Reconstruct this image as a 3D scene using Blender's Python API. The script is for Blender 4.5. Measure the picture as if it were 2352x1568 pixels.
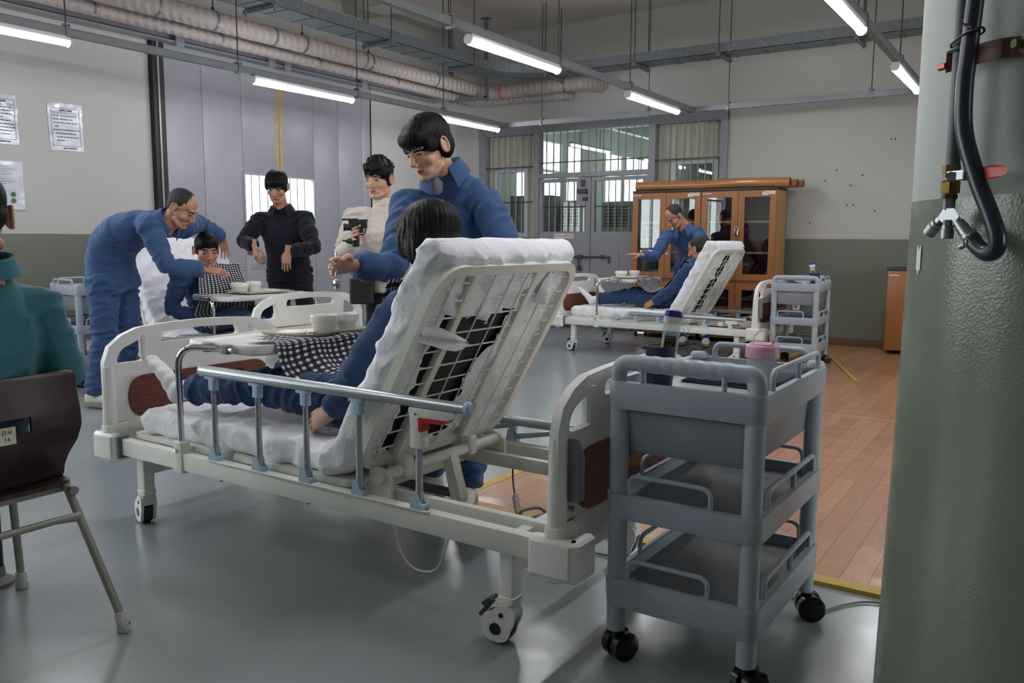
import bpy, math, random
import numpy as np
from mathutils import Vector, Matrix, noise
from mathutils.geometry import tessellate_polygon

for _o in list(bpy.data.objects):
    bpy.data.objects.remove(_o)
SC = bpy.context.scene
COL = SC.collection
R = math.radians
random.seed(4)

# ---------------------------------------------------------------- camera
cam = bpy.data.cameras.new('camera')
cam.sensor_width = 36.0
cam.lens = 1905.0 / 2352.0 * 36.0
cam.clip_start = 0.05
cam_ob = bpy.data.objects.new('camera', cam)
COL.objects.link(cam_ob)
_yaw, _pit, _rol = R(33.161), R(6.946), R(0.3165)
_f = Vector((-math.sin(_yaw) * math.cos(_pit), math.cos(_yaw) * math.cos(_pit), -math.sin(_pit)))
_r = Vector((math.cos(_yaw), math.sin(_yaw), 0))
_u = _r.cross(_f)
_r2 = _r * math.cos(_rol) + _u * math.sin(_rol)
_u2 = -_r * math.sin(_rol) + _u * math.cos(_rol)
cam_ob.matrix_world = Matrix(((_r2.x, _u2.x, -_f.x, 0), (_r2.y, _u2.y, -_f.y, 0), (_r2.z, _u2.z, -_f.z, 1.2), (0, 0, 0, 1)))
SC.camera = cam_ob
cam.dof.use_dof = False

# ---------------------------------------------------------------- light
SC.view_settings.view_transform = 'Standard'
SC.view_settings.look = 'None'
SC.view_settings.gamma = 1.0
SC.view_settings.use_curve_mapping = False
SC.view_settings.exposure = 0.40
WORLD = bpy.data.worlds.new('overcast_sky')
SC.world = WORLD
WORLD.use_nodes = True
_bg = WORLD.node_tree.nodes['Background']
_bg.inputs[0].default_value = (0.95, 0.98, 1.0, 1)
_bg.inputs[1].default_value = 6.5
TUBE = 46.0          # radiance of the ceiling tubes
HALL_TUBE = 18.0


# ---------------------------------------------------------------- materials
def lin(c):
    c = c / 255.0
    return c / 12.92 if c <= 0.04045 else ((c + 0.055) / 1.055) ** 2.4


def rgb(c):
    return (lin(c[0]), lin(c[1]), lin(c[2]), 1)


class NT:
    def __init__(s, m):
        s.t = m.node_tree
        s.b = s.t.nodes['Principled BSDF']

    def n(s, kind, **k):
        x = s.t.nodes.new(kind)
        for a, v in k.items():
            setattr(x, a, v)
        return x

    def l(s, a, b):
        s.t.links.new(a, b)

    def val(s, x, i, v):
        if hasattr(v, 'is_linked') or hasattr(v, 'links'):
            s.l(v, x.inputs[i])
        else:
            x.inputs[i].default_value = v

    def math(s, op, a, b=0.0, c=0.0):
        x = s.n('ShaderNodeMath', operation=op)
        s.val(x, 0, a)
        s.val(x, 1, b)
        s.val(x, 2, c)
        return x.outputs[0]

    def mix(s, f, a, b):
        x = s.n('ShaderNodeMix', data_type='RGBA')
        s.val(x, 0, f)
        s.val(x, 6, a)
        s.val(x, 7, b)
        return x.outputs[2]

    def noise(s, vec, scale, detail=3.0, rough=0.5):
        x = s.n('ShaderNodeTexNoise')
        s.l(vec, x.inputs['Vector'])
        x.inputs['Scale'].default_value = scale
        x.inputs['Detail'].default_value = detail
        x.inputs['Roughness'].default_value = rough
        return x.outputs['Fac']

    def obj(s, scale=(1, 1, 1)):
        c = s.n('ShaderNodeTexCoord')
        m = s.n('ShaderNodeMapping')
        m.inputs['Scale'].default_value = scale
        s.l(c.outputs['Object'], m.inputs['Vector'])
        return m.outputs['Vector']

    def geo(s):
        g = s.n('ShaderNodeNewGeometry')
        x = s.n('ShaderNodeSeparateXYZ')
        s.l(g.outputs['Position'], x.inputs[0])
        return g.outputs['Position'], x.outputs

    def bump(s, h, strength, dist=0.01):
        b = s.n('ShaderNodeBump')
        b.inputs['Strength'].default_value = strength
        b.inputs['Distance'].default_value = dist
        s.l(h, b.inputs['Height'])
        s.l(b.outputs[0], s.b.inputs['Normal'])

    def ramp(s, f, a, b):
        x = s.n('ShaderNodeMapRange')
        s.val(x, 0, f)
        x.inputs[1].default_value = a
        x.inputs[2].default_value = b
        return x.outputs[0]


MATS = {}


def mat(name, c, rough=0.5, metal=0.0, var=0.06, vscale=6.0, bump=0.0, bscale=60.0, stretch=(1, 1, 1), coat=0.0, spec=0.5):
    if name in MATS:
        return MATS[name]
    m = bpy.data.materials.new(name)
    m.use_nodes = True
    t = NT(m)
    v = t.obj(stretch)
    base = rgb(c)
    dark = tuple(x * (1 - 2 * var) for x in base[:3]) + (1,)
    f = t.noise(v, vscale, 4)
    t.l(t.mix(t.ramp(f, 0.3, 0.7), dark, base), t.b.inputs['Base Color'])
    t.b.inputs['Roughness'].default_value = rough
    t.b.inputs['Metallic'].default_value = metal
    t.b.inputs['Specular IOR Level'].default_value = spec
    if coat:
        t.b.inputs['Coat Weight'].default_value = coat
        t.b.inputs['Coat Roughness'].default_value = 0.1
    if bump:
        t.bump(t.noise(v, bscale, 3), bump, 0.004)
    MATS[name] = m
    return m


def emit(name, c, s):
    m = bpy.data.materials.new(name)
    m.use_nodes = True
    b = m.node_tree.nodes['Principled BSDF']
    b.inputs['Base Color'].default_value = (0.8, 0.8, 0.8, 1)
    b.inputs['Emission Color'].default_value = rgb(c)
    b.inputs['Emission Strength'].default_value = s
    MATS[name] = m
    return m


def schlick(nt, base, gain):
    lw = nt.nodes.new('ShaderNodeLayerWeight')
    lw.inputs['Blend'].default_value = .5
    pw = nt.nodes.new('ShaderNodeMath')
    pw.operation = 'POWER'
    pw.inputs[1].default_value = 5
    nt.links.new(lw.outputs['Facing'], pw.inputs[0])
    ad = nt.nodes.new('ShaderNodeMath')
    ad.operation = 'MULTIPLY_ADD'
    ad.inputs[1].default_value = gain
    ad.inputs[2].default_value = base
    nt.links.new(pw.outputs[0], ad.inputs[0])
    return ad


def glass(name, tint, refl=0.12, rough=0.02):
    m = bpy.data.materials.new(name)
    m.use_nodes = True
    nt = m.node_tree
    nt.nodes.clear()
    o = nt.nodes.new('ShaderNodeOutputMaterial')
    tr = nt.nodes.new('ShaderNodeBsdfTransparent')
    tr.inputs[0].default_value = tint
    gl = nt.nodes.new('ShaderNodeBsdfGlossy')
    gl.inputs['Roughness'].default_value = rough
    mx = nt.nodes.new('ShaderNodeMixShader')
    ad = schlick(nt, refl + .03, .75)
    nt.links.new(ad.outputs[0], mx.inputs[0])
    nt.links.new(tr.outputs[0], mx.inputs[1])
    nt.links.new(gl.outputs[0], mx.inputs[2])
    nt.links.new(mx.outputs[0], o.inputs[0])
    MATS[name] = m
    return m


# ---------------------------------------------------------------- mesh kit
def npv(p):
    return np.array(p, float)


def unit(v):
    v = npv(v)
    n = np.linalg.norm(v)
    return v / n if n > 1e-9 else v


class MB:
    def __init__(s):
        s.v = []
        s.f = []

    def add(s, vs, fs):
        k = len(s.v)
        s.v += [tuple(p) for p in vs]
        s.f += [tuple(i + k for i in f) for f in fs]
        return s

    def box(s, c, d, ax=None):
        hx, hy, hz = d[0] / 2, d[1] / 2, d[2] / 2
        vs = [(x, y, z) for x in (-hx, hx) for y in (-hy, hy) for z in (-hz, hz)]
        if ax is not None:
            A = np.array(ax, float).T
            vs = [A @ npv(p) for p in vs]
        vs = [(p[0] + c[0], p[1] + c[1], p[2] + c[2]) for p in vs]
        return s.add(vs, [(0, 1, 3, 2), (4, 6, 7, 5), (0, 4, 5, 1), (2, 3, 7, 6), (0, 2, 6, 4), (1, 5, 7, 3)])

    def bx(s, a, b):
        return s.box([(a[i] + b[i]) / 2 for i in range(3)], [abs(b[i] - a[i]) for i in range(3)])

    def rbox(s, c, d, r, ax=None, n=3):
        """box with rounded vertical-axis corners: prism along the third axis with a small chamfer"""
        pts = rrect(d[0], d[1], r, n)
        ch = min(r * 0.5, d[2] * 0.25)
        rings = []
        for z, k in ((-d[2] / 2, ch), (-d[2] / 2 + ch, 0), (d[2] / 2 - ch, 0), (d[2] / 2, ch)):
            rings.append([(p[0] * (1 - 2 * k / d[0]), p[1] * (1 - 2 * k / d[1]), z) for p in pts])
        return s.rings(rings, c, ax)

    def rings(s, rings, c=(0, 0, 0), ax=None, cap=True, closed=True):
        A = np.eye(3) if ax is None else np.array(ax, float).T
        n = len(rings[0])
        vs = [A @ npv(p) + npv(c) for r in rings for p in r]
        fs = []
        m = n if closed else n - 1
        for i in range(len(rings) - 1):
            for j in range(m):
                a, b = i * n + j, i * n + (j + 1) % n
                fs.append((a, b, b + n, a + n))
        if cap:
            fs.append(tuple(range(n))[::-1])
            fs.append(tuple((len(rings) - 1) * n + j for j in range(n)))
        return s.add(vs, fs)

    def cyl(s, a, b, r, r2=None, n=14):
        return s.loft([a, b], [r, r if r2 is None else r2], n=n)

    def tube(s, pts, r, n=10, fil=0.0, k=5, closed=False):
        pts = fillet(pts, fil, k) if fil else [npv(p) for p in pts]
        if closed:
            pts = pts + [pts[0], pts[1]]
            return s.loft(pts, r, n=n, caps='nn')
        return s.loft(pts, r, n=n)

    def loft(s, C, rad, side=None, n=14, caps='ff'):
        C = [npv(p) for p in C]
        if not isinstance(rad, (list, tuple)):
            rad = [rad] * len(C)
        rad = [(q, q) if not isinstance(q, (tuple, list)) else q for q in rad]
        T = [unit(C[min(i + 1, len(C) - 1)] - C[max(i - 1, 0)]) for i in range(len(C))]
        sd = npv(side) if side is not None else (npv((0, 0, 1)) if abs(T[0][2]) < 0.9 else npv((1, 0, 0)))
        # round caps
        if caps[0] == 'r':
            h = min(rad[0])
            pre = [(C[0] - T[0] * h * math.sin(a), (rad[0][0] * math.cos(a), rad[0][1] * math.cos(a))) for a in (R(80), R(55), R(28))]
        else:
            pre = []
        if caps[1] == 'r':
            h = min(rad[-1])
            post = [(C[-1] + T[-1] * h * math.sin(a), (rad[-1][0] * math.cos(a), rad[-1][1] * math.cos(a))) for a in (R(28), R(55), R(80))]
        else:
            post = []
        T = [T[0]] * len(pre) + T + [T[-1]] * len(post)
        rad = [p[1] for p in pre] + rad + [p[1] for p in post]
        C = [p[0] for p in pre] + C + [p[0] for p in post]
        rings = []
        for c, t, (a, b) in zip(C, T, rad):
            u = unit(sd - t * (sd @ t))
            if side is None:
                sd = u
            w = np.cross(t, u)
            rings.append([c + u * a * math.cos(2 * math.pi * j / n) + w * b * math.sin(2 * math.pi * j / n) for j in range(n)])
        return s.rings(rings, cap=(caps != 'nn'))

    def ell(s, c, r, ax=None, n=18, m=10):
        rings = []
        for i in range(m + 1):
            a = math.pi * (0.02 + 0.96 * i / m)
            rings.append([(r[0] * math.sin(a) * math.cos(2 * math.pi * j / n), r[1] * math.sin(a) * math.sin(2 * math.pi * j / n), -r[2] * math.cos(a)) for j in range(n)])
        return s.rings(rings, c, ax)

    def lathe(s, prof, c=(0, 0, 0), n=24, ax=None, cap=True):
        rings = [[(r * math.cos(2 * math.pi * j / n), r * math.sin(2 * math.pi * j / n), z) for j in range(n)] for r, z in prof]
        return s.rings(rings, c, ax, cap)

    def prism(s, outer, holes, t0, t1, fn):
        """flat shape with holes between depths t0 and t1; fn(a, b, t) gives the point"""
        loops = [outer] + list(holes)
        flat = [p for lp in loops for p in lp]
        tris = tessellate_polygon([[Vector((p[0], p[1], 0)) for p in lp] for lp in loops])
        n = len(flat)
        vs = [fn(p[0], p[1], t0) for p in flat] + [fn(p[0], p[1], t1) for p in flat]
        fs = [tuple(t) for t in tris] + [tuple(i + n for i in t[::-1]) for t in tris]
        k = 0
        for lp in loops:
            m = len(lp)
            for j in range(m):
                a, b = k + j, k + (j + 1) % m
                fs.append((a, b, b + n, a + n))
            k += m
        return s.add(vs, fs)

    def grid(s, fn, nu, nv, skip=None):
        vs = [fn(i / nu, j / nv) for i in range(nu + 1) for j in range(nv + 1)]
        fs = []
        for i in range(nu):
            for j in range(nv):
                if skip and skip((i + .5) / nu, (j + .5) / nv):
                    continue
                a = i * (nv + 1) + j
                fs.append((a, a + nv + 1, a + nv + 2, a + 1))
        return s.add(vs, fs)


def rrect(w, h, r, n=4):
    pts = []
    for cx, cy, a0 in ((w / 2 - r, h / 2 - r, 0), (-w / 2 + r, h / 2 - r, 90), (-w / 2 + r, -h / 2 + r, 180), (w / 2 - r, -h / 2 + r, 270)):
        for k in range(n + 1):
            a = R(a0 + 90 * k / n)
            pts.append((cx + r * math.cos(a), cy + r * math.sin(a)))
    return pts


def fillet(pts, r, k=5):
    pts = [npv(p) for p in pts]
    out = [pts[0]]
    for i in range(1, len(pts) - 1):
        a, b, c = pts[i - 1], pts[i], pts[i + 1]
        u, v = unit(a - b), unit(c - b)
        d = min(r, np.linalg.norm(a - b) * .49, np.linalg.norm(c - b) * .49)
        p, q = b + u * d, b + v * d
        for j in range(k + 1):
            t = j / k
            out.append(p * (1 - t) ** 2 + b * 2 * t * (1 - t) + q * t * t)
    out.append(pts[-1])
    return out


def rpoly(pts, r, k=4):
    """closed 2D polygon with rounded corners"""
    out = []
    n = len(pts)
    for i in range(n):
        a, b, c = npv(pts[i - 1]), npv(pts[i]), npv(pts[(i + 1) % n])
        u, v = unit(a - b), unit(c - b)
        d = min(r, np.linalg.norm(a - b) * .49, np.linalg.norm(c - b) * .49)
        p, q = b + u * d, b + v * d
        for j in range(k + 1):
            t = j / k
            out.append(tuple(p * (1 - t) ** 2 + b * 2 * t * (1 - t) + q * t * t))
    return out


def add_mesh(name, me, m=None, parent=None, smooth=40):
    if m is not None:
        for x in (m if isinstance(m, (list, tuple)) else [m]):
            me.materials.append(x)
    if smooth:
        me.polygons.foreach_set('use_smooth', [True] * len(me.polygons))
        if smooth < 180:
            me.set_sharp_from_angle(angle=R(smooth))
    o = bpy.data.objects.new(name, me)
    COL.objects.link(o)
    if parent is not None:
        o.parent = parent
    return o


def obj(name, mb, m=None, parent=None, smooth=40, bevel=0.0, loc=None):
    import bmesh
    me = bpy.data.meshes.new(name)
    me.from_pydata([tuple(float(x) for x in p) for p in mb.v], [], mb.f)
    bm = bmesh.new()
    bm.from_mesh(me)
    bmesh.ops.recalc_face_normals(bm, faces=bm.faces)
    if bevel:
        es = [e for e in bm.edges if e.is_manifold and e.calc_face_angle(0) > R(50)]
        bmesh.ops.bevel(bm, geom=es, offset=bevel, segments=2, profile=0.5, affect='EDGES', clamp_overlap=True)
    bm.to_mesh(me)
    bm.free()
    me.validate()
    o = add_mesh(name, me, m, parent, min(smooth, 28) if bevel else smooth)
    if loc is not None:
        o.location = loc
    return o


def tag(o, label=None, cat=None, group=None, kind=None):
    if label:
        o['label'] = label
    if cat:
        o['category'] = cat
    if group:
        o['group'] = group
    if kind:
        o['kind'] = kind
    return o


def thing(name, label, cat, loc=(0, 0, 0), rz=0.0, group=None):
    o = bpy.data.objects.new(name, None)
    o.empty_display_size = 0.1
    COL.objects.link(o)
    o.location = loc
    o.rotation_euler = (0, 0, R(rz))
    return tag(o, label, cat, group)


def struct(name, mb, m, parent=None, **k):
    o = obj(name, mb, m, parent, **k)
    if parent is None:
        o['kind'] = 'structure'
    return o


def kids(o):
    return [c for c in o.children]


def copy_tree(o, parent=None):
    c = o.copy()
    COL.objects.link(c)
    c.parent = parent
    for ch in list(o.children):
        copy_tree(ch, c)
    return c


def text(name, body, size, m, M, parent=None, ext=0.0006):
    cu = bpy.data.curves.new(name, 'FONT')
    cu.body = body
    cu.size = size
    cu.align_x = 'CENTER'
    cu.align_y = 'CENTER'
    cu.extrude = ext
    o = bpy.data.objects.new(name, cu)
    COL.objects.link(o)
    dg = bpy.context.evaluated_depsgraph_get()
    me = bpy.data.meshes.new_from_object(o.evaluated_get(dg))
    bpy.data.objects.remove(o)
    me.materials.clear()
    o = add_mesh(name, me, m, parent, 0)
    o.matrix_local = M
    return o


def frame(o, x, y):
    """matrix with text along x, up along y"""
    x, y = Vector(x).normalized(), Vector(y).normalized()
    z = x.cross(y)
    return Matrix(((x.x, y.x, z.x, o[0]), (x.y, y.y, z.y, o[1]), (x.z, y.z, z.z, o[2]), (0, 0, 0, 1)))


def remesh(mb, vox, smooth=3, fac=0.5):
    me = bpy.data.meshes.new('tmp')
    me.from_pydata([tuple(float(x) for x in p) for p in mb.v], [], mb.f)
    o = bpy.data.objects.new('tmp', me)
    COL.objects.link(o)
    md = o.modifiers.new('r', 'REMESH')
    md.mode = 'VOXEL'
    md.voxel_size = vox
    sm = o.modifiers.new('s', 'SMOOTH')
    sm.iterations = smooth
    sm.factor = fac
    o.update_tag()
    dg = bpy.context.evaluated_depsgraph_get()
    me2 = bpy.data.meshes.new_from_object(o.evaluated_get(dg))
    V = np.zeros(len(me2.vertices) * 3)
    N = np.zeros(len(me2.vertices) * 3)
    me2.vertices.foreach_get('co', V)
    me2.vertices.foreach_get('normal', N)
    F = [tuple(p.vertices) for p in me2.polygons]
    bpy.data.objects.remove(o)
    bpy.data.meshes.remove(me)
    bpy.data.meshes.remove(me2)
    return V.reshape(-1, 3), N.reshape(-1, 3), F


def raw(name, V, F, m, parent, matidx=None, smooth=180):
    me = bpy.data.meshes.new(name)
    me.from_pydata(V.tolist() if hasattr(V, 'tolist') else V, [], F)
    if matidx is not None:
        for x in m:
            me.materials.append(x)
        me.polygons.foreach_set('material_index', matidx)
        m = None
    return add_mesh(name, me, m, parent, smooth)


# ================================================================ setting
def wall_mat(name, up, low, zd, rough_low=0.35, bump=0.0, dirt=0.10):
    m = bpy.data.materials.new(name)
    m.use_nodes = True
    t = NT(m)
    pos, xyz = t.geo()
    n1 = t.noise(pos, 1.3, 5, .6)
    n2 = t.noise(pos, 17, 4, .7)
    st = t.math('MULTIPLY', t.ramp(n2, .62, .78), t.ramp(n1, .45, .75))
    u = t.mix(t.math('MULTIPLY', t.ramp(n1, .3, .8), dirt * 2), rgb(up), tuple(x * .8 for x in rgb(up)[:3]) + (1,))
    u = t.mix(t.math('MULTIPLY', st, .25), u, rgb((120, 112, 96)))
    lo = t.mix(t.ramp(n1, .3, .8), rgb(low), tuple(x * .9 for x in rgb(low)[:3]) + (1,))
    lo = t.mix(t.math('MULTIPLY', st, .3), lo, rgb((175, 178, 165)))
    edge = t.math('ADD', xyz[2], t.math('MULTIPLY', t.math('SUBTRACT', t.noise(pos, 6, 2), .5), .006))
    k = t.math('GREATER_THAN', edge, zd)
    t.l(t.mix(k, lo, u), t.b.inputs['Base Color'])
    t.l(t.math('ADD', t.math('MULTIPLY', k, .6 - rough_low), rough_low), t.b.inputs['Roughness'])
    if bump:
        t.bump(t.noise(pos, 190, 2, .5), bump, 0.003)
    MATS[name] = m
    return m


WALL = wall_mat('wall_paint', (182, 181, 177), (112, 116, 104), 1.236)
COLM = wall_mat('column_paint', (164, 169, 162), (112, 121, 106), 1.287, .22, .22, .12)
CEIL = mat('ceiling_paint', (188, 182, 174), .8, var=.05, vscale=1.5)

FLOORM = bpy.data.materials.new('epoxy_floor')
FLOORM.use_nodes = True
t = NT(FLOORM)
pos, xyz = t.geo()
n1 = t.noise(pos, .9, 5, .6)
n2 = t.noise(pos, 9, 5, .65)
n3 = t.noise(pos, 70, 3, .6)
c = t.mix(t.ramp(n1, .3, .7), rgb((132, 138, 141)), rgb((144, 150, 153)))
c = t.mix(t.math('MULTIPLY', t.ramp(n2, .55, .8), .22), c, rgb((118, 118, 108)))
c = t.mix(t.math('MULTIPLY', t.ramp(n3, .70, .78), .35), c, rgb((92, 92, 90)))
t.l(c, t.b.inputs['Base Color'])
t.l(t.math('ADD', .15, t.math('MULTIPLY', n2, .14)), t.b.inputs['Roughness'])
t.b.inputs['Coat Weight'].default_value = .2
t.b.inputs['Coat Roughness'].default_value = .24
t.bump(t.math('ADD', t.noise(pos, 5, 3, .5), t.math('MULTIPLY', t.noise(pos, 55, 4, .6), .12)), .08, .02)

VINYL = bpy.data.materials.new('wood_print_vinyl')
VINYL.use_nodes = True
t = NT(VINYL)
pos, xyz = t.geo()
mp = t.n('ShaderNodeMapping')
mp.inputs['Rotation'].default_value = (0, 0, R(90))
t.l(pos, mp.inputs['Vector'])
br = t.n('ShaderNodeTexBrick')
t.l(mp.outputs[0], br.inputs['Vector'])
br.inputs['Color1'].default_value = rgb((176, 122, 88))
br.inputs['Color2'].default_value = rgb((196, 144, 106))
br.inputs['Mortar'].default_value = rgb((150, 104, 74))
br.inputs['Scale'].default_value = 1
br.inputs['Mortar Size'].default_value = .003
br.inputs['Brick Width'].default_value = .62
br.inputs['Row Height'].default_value = .095
mg = t.n('ShaderNodeMapping')
mg.inputs['Scale'].default_value = (30, 2.2, 1)
t.l(pos, mg.inputs['Vector'])
gr = t.noise(mg.outputs[0], 3, 5, .6)
t.l(t.mix(t.math('MULTIPLY', t.ramp(gr, .4, .7), .45), br.outputs[0], rgb((146, 98, 68))), t.b.inputs['Base Color'])
t.b.inputs['Roughness'].default_value = .42
MATS['vinyl'] = VINYL

FILM = bpy.data.materials.new('plastic_film')
FILM.use_nodes = True
nt = FILM.node_tree
nt.nodes.clear()
o_ = nt.nodes.new('ShaderNodeOutputMaterial')
tr = nt.nodes.new('ShaderNodeBsdfTransparent')
gl = nt.nodes.new('ShaderNodeBsdfGlossy')
gl.inputs['Roughness'].default_value = .16
mx = nt.nodes.new('ShaderNodeMixShader')
nt.links.new(schlick(nt, .035, .5).outputs[0], mx.inputs[0])
nt.links.new(tr.outputs[0], mx.inputs[1])
nt.links.new(gl.outputs[0], mx.inputs[2])
nt.links.new(mx.outputs[0], o_.inputs[0])

STEEL = mat('grey_paint_steel', (142, 143, 150), .45)
DOORM = mat('steel_door_paint', (154, 154, 163), .42, var=.05, vscale=2.2)
GALV = mat('galvanised', (128, 134, 140), .5, .55, var=.16, vscale=26)
RAILM = mat('rail_grey', (128, 132, 136), .5, .2)
RODM = mat('rod_steel', (72, 72, 70), .5, .4)
BLACK = mat('black_rubber', (22, 22, 24), .55)
BASEB = mat('brown_baseboard', (104, 78, 58), .5)
WFRAME = mat('white_window_frame', (214, 214, 220), .4)
BEIGE = mat('beige_panel', (202, 200, 178), .6, var=.04)
PANE = glass('clear_pane', (.93, .97, .95, 1), .02)
TAPE = mat('yellow_tape', (196, 160, 56), .45, var=.12, vscale=20)
RED = mat('red_plastic', (196, 26, 30), .4)
CHROME = mat('chrome', (215, 215, 218), .09, 1.0, var=.02)
WHITE = mat('white_plastic', (232, 232, 228), .4)

XA, YB, ZC = -7.6, 10.1, 4.1
X1, Y0 = 3.4, -3.6
struct('floor', MB().bx((XA - .3, Y0 - .3, -.1), (X1 + .3, YB + 20, 0)), FLOORM, smooth=0)
struct('ceiling', MB().bx((XA - .3, Y0 - .3, ZC), (X1 + .3, YB + .1, ZC + .15)), CEIL, smooth=0)
wl = MB()
wl.bx((XA - .25, Y0 - .3, 0), (XA, 5.35, .95)).bx((XA - .25, Y0 - .3, 2.5), (XA, 5.35, ZC)).bx((XA - .25, Y0 - .3, .95), (XA, -2.9, 2.5)).bx((XA - .25, -.3, .95), (XA, .1, 2.5)).bx((XA - .25, 2.5, .95), (XA, 5.35, 2.5)).bx((XA - .25, 8.05, 0), (XA, YB + .25, ZC))
wl.bx((XA - .25, 5.35, 3.0), (XA, 8.05, ZC))
struct('wall_left', wl, WALL, smooth=0)
wb = MB()
wb.bx((XA, YB, 2.79), (-3.47, YB + .25, ZC)).bx((-3.47, YB, 0), (X1, YB + .25, ZC)).bx((XA, YB - .06, 0), (-7.17, YB + .25, 2.79))
wb.bx((XA, YB - .38, 0), (-7.33, YB, ZC))
WALLB = struct('wall_back', wb, WALL, smooth=0)
wr_ = MB()
wr_.bx((X1, Y0 - .3, 0), (X1 + .2, YB + .25, 1.0)).bx((X1, Y0 - .3, 2.3), (X1 + .2, YB + .25, ZC))
for ya, yb in ((Y0 - .3, 1.2), (3.4, 5.0), (7.2, YB + .25)):
    wr_.bx((X1, ya, 1.0), (X1 + .2, yb, 2.3))
struct('wall_right', wr_, WALL, smooth=0)
for i_, (ya, yb, xw_) in enumerate(((1.2, 3.4, X1 + .1), (5.0, 7.2, X1 + .1), (-2.9, -.3, XA - .12), (.1, 2.5, XA - .12))):  # added windows out of view, daylight from both sides to brighten the foreground
    w_ = thing('window_%d' % (i_ + 20), None, None, (xw_, 0, 0))
    w_['kind'] = 'structure'
    fm = MB().bx((-.03, ya, 1.0), (.03, yb, 1.05)).bx((-.03, ya, 2.25), (.03, yb, 2.3))
    for k_ in range(4):
        y_ = ya + (yb - ya) * k_ / 3
        fm.bx((-.03, y_ - .025, 1.0), (.03, y_ + .025, 2.3))
    obj('window_frame', fm, WFRAME, w_, smooth=0)
    obj('pane', MB().bx((-.003, ya, 1.0), (.003, yb, 2.3)), PANE, w_, smooth=0)
struct('wall_front', MB().bx((XA, Y0 - .25, 0), (X1, Y0, ZC)), WALL, smooth=0)
struct('baseboard_left', MB().bx((XA, Y0, 0), (XA + .012, 5.1, .1)), BASEB, smooth=0)
struct('baseboard_back', MB().bx((-3.45, YB - .012, 0), (X1, YB, .1)), BASEB, smooth=0)
struct('trim_1', MB().bx((XA, 7.75, ZC - .12), (-6.95, 8.15, ZC)), CEIL, smooth=0)
struct('trim_2', MB().bx((XA, Y0, ZC - .02), (XA + .02, YB, ZC)).bx((XA, YB - .02, ZC - .02), (X1, YB, ZC)), CEIL, smooth=0)
# screw holes left in the back wall
for x, z in ((-2.3, 1.9), (-2.05, 1.62), (-1.98, 1.62), (-1.9, 1.95), (-1.75, 1.55), (-2.45, 1.42), (-2.18, 2.02), (-1.62, 2.33), (-1.58, 2.33), (-2.02, 1.84)):
    obj('screw_hole', MB().cyl((x, YB - .004, z), (x, YB + .002, z), .009, n=8), BLACK, WALLB)

# ---------------------------------------------------------------- steel sliding door in the left wall
dr = thing('door_3', None, None, (XA, 0, 0))
dr['kind'] = 'structure'
seams = [5.2, 5.63, 6.13, 6.65, 7.17, 7.58, 8.0, 8.16]
for a, b in zip(seams[:-1], seams[1:]):
    if a in (6.13, 6.65):
        for z0, z1 in ((.03, 1.36), (1.915, 3.13)):
            obj('door_panel', MB().bx((.0, a + .002, z0), (.062, b - .002, z1)), DOORM, dr, bevel=.003)
    else:
        obj('door_panel', MB().bx((.0, a + .002, .03), (.062, b - .002, 3.13)), DOORM, dr, bevel=.003)
fw = obj('window_frame', MB().bx((.0, 6.12, 1.345), (.075, 7.18, 1.372)).bx((.0, 6.12, 1.903), (.075, 7.18, 1.93)).bx((.0, 6.12, 1.372), (.075, 6.147, 1.903)).bx((.0, 7.153, 1.372), (.075, 7.18, 1.903)), DOORM, dr, bevel=.003)
for i in range(8):
    y = 6.147 + (i + 1) * 1.006 / 9
    obj('bar', MB().cyl((.03, y, 1.36), (.03, y, 1.91), .0075, n=8), STEEL, fw)
obj('pane', MB().bx((.004, 6.14, 1.36), (.008, 7.16, 1.92)), PANE, fw, smooth=0)
obj('edge_strip', MB().bx((.0, 5.075, .0), (.07, 5.118, 3.14)), BLACK, dr)
obj('edge_channel', MB().bx((.0, 5.118, .0), (.085, 5.135, 3.14)), mat('bright_trim', (150, 150, 150), .4, .4), dr)
obj('edge_strip', MB().bx((.0, 5.135, .0), (.07, 5.195, 3.14)), BLACK, dr)
obj('edge_strip', MB().bx((.0, 8.162, .0), (.06, 8.185, 3.14)), BLACK, dr)
for y in (6.615, 6.685):
    def tape_pt(u, v, y=y):
        z = 1.93 + u * 1.23
        w = .016 + .006 * noise.noise(Vector((y * 9, z * 4, 0)))
        return (.0635, y + (v - .5) * 2 * w + .006 * math.sin(z * 5), z)
    obj('tape', MB().grid(tape_pt, 30, 1), TAPE, dr, 0)
obj('lock_box', MB().bx((.06, 6.15, 1.03), (.085, 6.28, 1.2)), mat('rust_brown', (96, 80, 66), .7), dr, bevel=.004)
lt = obj('lock_plate', MB().bx((.06, 6.2, .86), (.068, 6.42, 1.02)), DOORM, dr, bevel=.002)
obj('padlock', MB().rbox((.09, 6.35, .955), (.03, .06, .05), .008).tube([(.09, 6.33, .98), (.09, 6.33, 1.01), (.09, 6.37, 1.01), (.09, 6.37, .98)], .006, fil=.015), GALV, lt)

tk = thing('trim_3', None, None, (XA, 0, 0))
tk['kind'] = 'structure'
obj('track_beam', MB().bx((.06, 2.4, 3.20), (.17, 9.3, 3.27)).bx((.10, 2.4, 3.13), (.12, 9.3, 3.2)).bx((.06, 2.4, 3.115), (.19, 9.45, 3.13)), STEEL, tk)
for y in (5.3, 6.45, 6.68, 7.92):
    b = obj('hanger_bracket', MB().rbox((.2, y, 3.2), (.02, .09, .24), .006).bx((.0, y - .045, 3.3), (.2, y + .045, 3.32)), STEEL, tk)
    obj('bolt', MB().cyl((.208, y, 3.27), (.222, y, 3.27), .014, n=6), RODM, b)
obj('door_header', MB().bx((.0, 5.2, 3.02), (.08, 8.16, 3.1)), DOORM, tk)

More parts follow.
